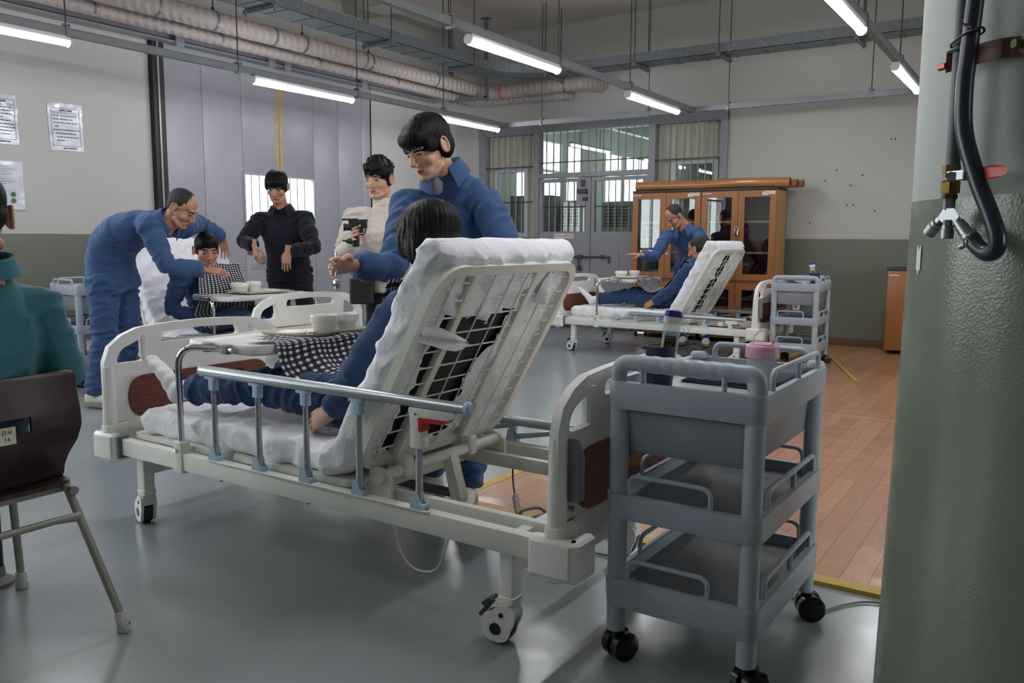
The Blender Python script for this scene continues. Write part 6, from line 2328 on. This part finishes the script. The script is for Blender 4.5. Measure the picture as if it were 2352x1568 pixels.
# 7 the carer by the cabinets
person('man in blue uniform leaning over the far patient in front of the wooden cabinets',
       dict(pel=(-3.50, 9.10, .92), mid=(-3.46, 9.02, 1.15), neck=(-3.52, 8.83, 1.35), head=(-3.58, 8.75, 1.475), hf=(-.38, -.62, -.68), hu=(-.2, -.35, .85),
            sh=((-3.68, 8.78, 1.25), (-3.36, 8.88, 1.29)), el=((-3.74, 8.62, 1.03), (-3.20, 8.72, 1.03)), wr=((-3.82, 8.44, 1.05), (-3.12, 8.52, .90)),
            hand=[((-.8, -.5, .1), (0, .2, -1), (.3, -.5, .5), [.2, .25, .3, .4]), ((-.4, -.8, 0), (0, 0, -1), (-.6, .3, .3), .5)],
            kn=((-3.57, 9.12, .5), (-3.33, 9.12, .5)), an=((-3.58, 9.16, .10), (-3.32, 9.16, .10)), toe=((.1, -1, 0), (.35, -1, 0))),
       UNI, UNI, 'crop', SKIN_B, STUB, seed=7.0, cuff=1.1)

# 8 the patient on the far bed
B2 = bed2
person('bald patient reclining on the far bed by the wooden cabinets, white socks',
       dict(pel=ON(B2, .04, .0, .595), mid=ON(B2, .21, .0, .79), neck=ON(B2, .335, .0, .985), head=ON(B2, .31, .0, 1.12), hf=bdir(B2, -1, .1, -.35), base=.475, hipside=bdir(B2, 0, -1, 0),
            sh=(ON(B2, .30, .19, .91), ON(B2, .30, -.20, .91)), el=(ON(B2, .17, .26, .73), ON(B2, .165, -.27, .71)), wr=(ON(B2, -.03, .24, .60), ON(B2, -.04, -.27, .565)),
            hand=[(bdir(B2, -1, 0, -.2), (0, 0, -1), bdir(B2, 0, -1, 0), .5), (bdir(B2, -.9, 0, -.35), bdir(B2, .1, .7, -.5), bdir(B2, -.3, 0, 1), .8)],
            kn=(ON(B2, -.42, .12, .625), ON(B2, -.42, -.15, .61)), an=(ON(B2, -.83, .16, .555), ON(B2, -.83, -.15, .55)), toe=(bdir(B2, -.55, .1, .82), bdir(B2, -.72, -.05, .68))),
       UNID, UNID, 'crop', SKIN_B, STUB, seed=8.0, feet='sock', hem=.05, cuff=1.1)

# 9 the seated man in teal
person('seated man in a teal shirt seen from behind at the left photo edge',
       dict(pel=(-2.735, 1.135, .56), mid=(-2.655, 1.135, .82), neck=(-2.575, 1.16, 1.115), head=(-2.592, 1.160, 1.262), hf=(-.90, .43, -.05), hu=(0, 0, 1),
            sh=((-2.63, 1.325, .985), (-2.63, .945, .985)), el=((-2.61, 1.40, .78), (-2.61, .87, .78)), wr=((-2.86, 1.34, .66), (-2.86, .93, .66)),
            hand=[((-1, -.2, -.1), (0, 0, -1), (0, -1, .2), .4), ((-1, .2, -.1), (0, 0, -1), (0, 1, .2), .4)],
            kn=((-3.10, 1.26, .52), (-3.10, 1.0, .52)), an=((-3.02, 1.24, .10), (-3.02, 1.02, .10)), toe=((-1, .1, 0), (-1, -.1, 0))),
       TEAL, BLKT, 'short', SKIN_B, seed=9.0, bulk=1.12, vox=.010, cuff=1.1, fold=.8)

# ---------------------------------------------------------------- bibs


def bib(name, label, bed, prof, w0, w1, sx=0.0):
    pts = catmull(prof, 70)

    def fn(u, v):
        p = pts[min(70, int(round(u * 70)))]
        w = w0 + (w1 - w0) * min(1, u * 1.6)
        y = sx + (v - .5) * w
        f = .010 * noise.noise(Vector((y * 9, u * 4, 3))) + .006 * math.sin(v * 16 + u * 3)
        c_ = -.05 * ((v - .5) * 2) ** 2 * math.sin(min(1, u * 1.4) * 3.14)
        return (p[0] + f, y + .012 * math.sin(u * 9), p[2] + f * .7 + c_ * (1 if u < .8 else .0))
    c_ = cloth(name, fn, 70, 40, 1.0, w1, GING)
    tag(c_, label, 'bib')
    set_pose(c_, (bed.location.x, bed.location.y, 0), math.degrees(bed.rotation_euler.z))
    return c_


bib('checked_bib', 'black and white checked bib hanging from the foreground patient to the table', bed1,
    [(.24, 0, 1.06), (.20, 0, .98), (.12, 0, .86), (.03, 0, .755), (-.06, 0, .695), (-.15, 0, .69), (-.215, 0, .735), (-.245, 0, .79), (-.27, 0, .806), (-.33, 0, .808), (-.42, 0, .808)], .32, .52, -.02)
bib('checked_bib', 'black and white checked bib on the far patient by the wooden cabinets', bed2,
    [(.22, 0, 1.03), (.17, 0, .95), (.08, 0, .83), (-.02, 0, .735), (-.12, 0, .70), (-.20, 0, .735), (-.245, 0, .79), (-.28, 0, .806), (-.36, 0, .808)], .28, .46, .0)
bib('checked_bib', 'black and white checked bib over the chest of the left bed patient', bed3,
    [(-.245, 0, 1.015), (-.285, 0, .93), (-.30, 0, .84), (-.30, 0, .74), (-.30, 0, .66), (-.34, 0, .63)], .34, .52, .14)

# ---------------------------------------------------------------- video camera on its tripod
vc = thing('video_camera', 'black video camera held up beside the man in the cream sweater', 'camera', (-3.765, 3.95, 1.278))
vc.scale = (.78, .78, .78)
d_ = unit((-.80, -.60, 0))
r_ = npv((-d_[1], d_[0], 0))
A_ = (tuple(d_), tuple(r_), (0, 0, 1))
obj('camera_body', MB().rbox((0, 0, .02), (.15, .06, .055), .012, A_).rbox((.0, 0, .055), (.16, .025, .018), .006, A_), BLACK, vc)
obj('lens', MB().loft([d_ * .06, d_ * .10, d_ * .115], [.026, .027, .033], n=18), BLACK, vc)
obj('microphone', MB().cyl(d_ * .0 + npv((0, 0, .066)), d_ * .13 + npv((0, 0, .062)), .008, n=12), BLACK, vc)
obj('screen', MB().rbox(r_ * -.06 + npv((0, 0, -.02)), (.075, .008, .05), .003, A_), mat('dark_screen', (64, 80, 84), .15), vc)
obj('hand_strap', MB().tube([d_ * .06 + r_ * -.03 + npv((0, 0, -.01)), d_ * .05 + r_ * -.05 + npv((0, 0, -.06)), d_ * -.05 + r_ * -.05 + npv((0, 0, -.06)), d_ * -.06 + r_ * -.03 + npv((0, 0, -.01))], .005, n=8, fil=.03), BLACK, vc)
v2 = thing('compact_camera', 'small black camera hanging below the video camera by the cream sweater', 'camera', (-3.765, 3.93, 1.19))
v2.scale = (.85, .85, .85)
obj('camera_body', MB().rbox((0, 0, 0), (.05, .05, .085), .012, A_), BLACK, v2)
obj('lens', MB().loft([d_ * .02, d_ * .05, d_ * .075], [.022, .022, .012], n=16), BLACK, v2)
obj('grip', MB().loft([d_ * .06 + npv((0, 0, .0)), d_ * .10 + npv((0, 0, .004))], [.008, .006], n=10), BLACK, v2)
wb_ = thing('waist_bag', 'black camera bag worn at the waist of the man in the cream sweater', 'bag', (-3.86, 4.08, .86))
obj('bag_body', MB().rbox((0, 0, 0), (.16, .10, .17), .02, A_), BLACK, wb_)
obj('strap', MB().tube([(-.08, .0, .09), (0, .05, .13), (.1, .1, .14)], .008, n=8), BLACK, wb_)
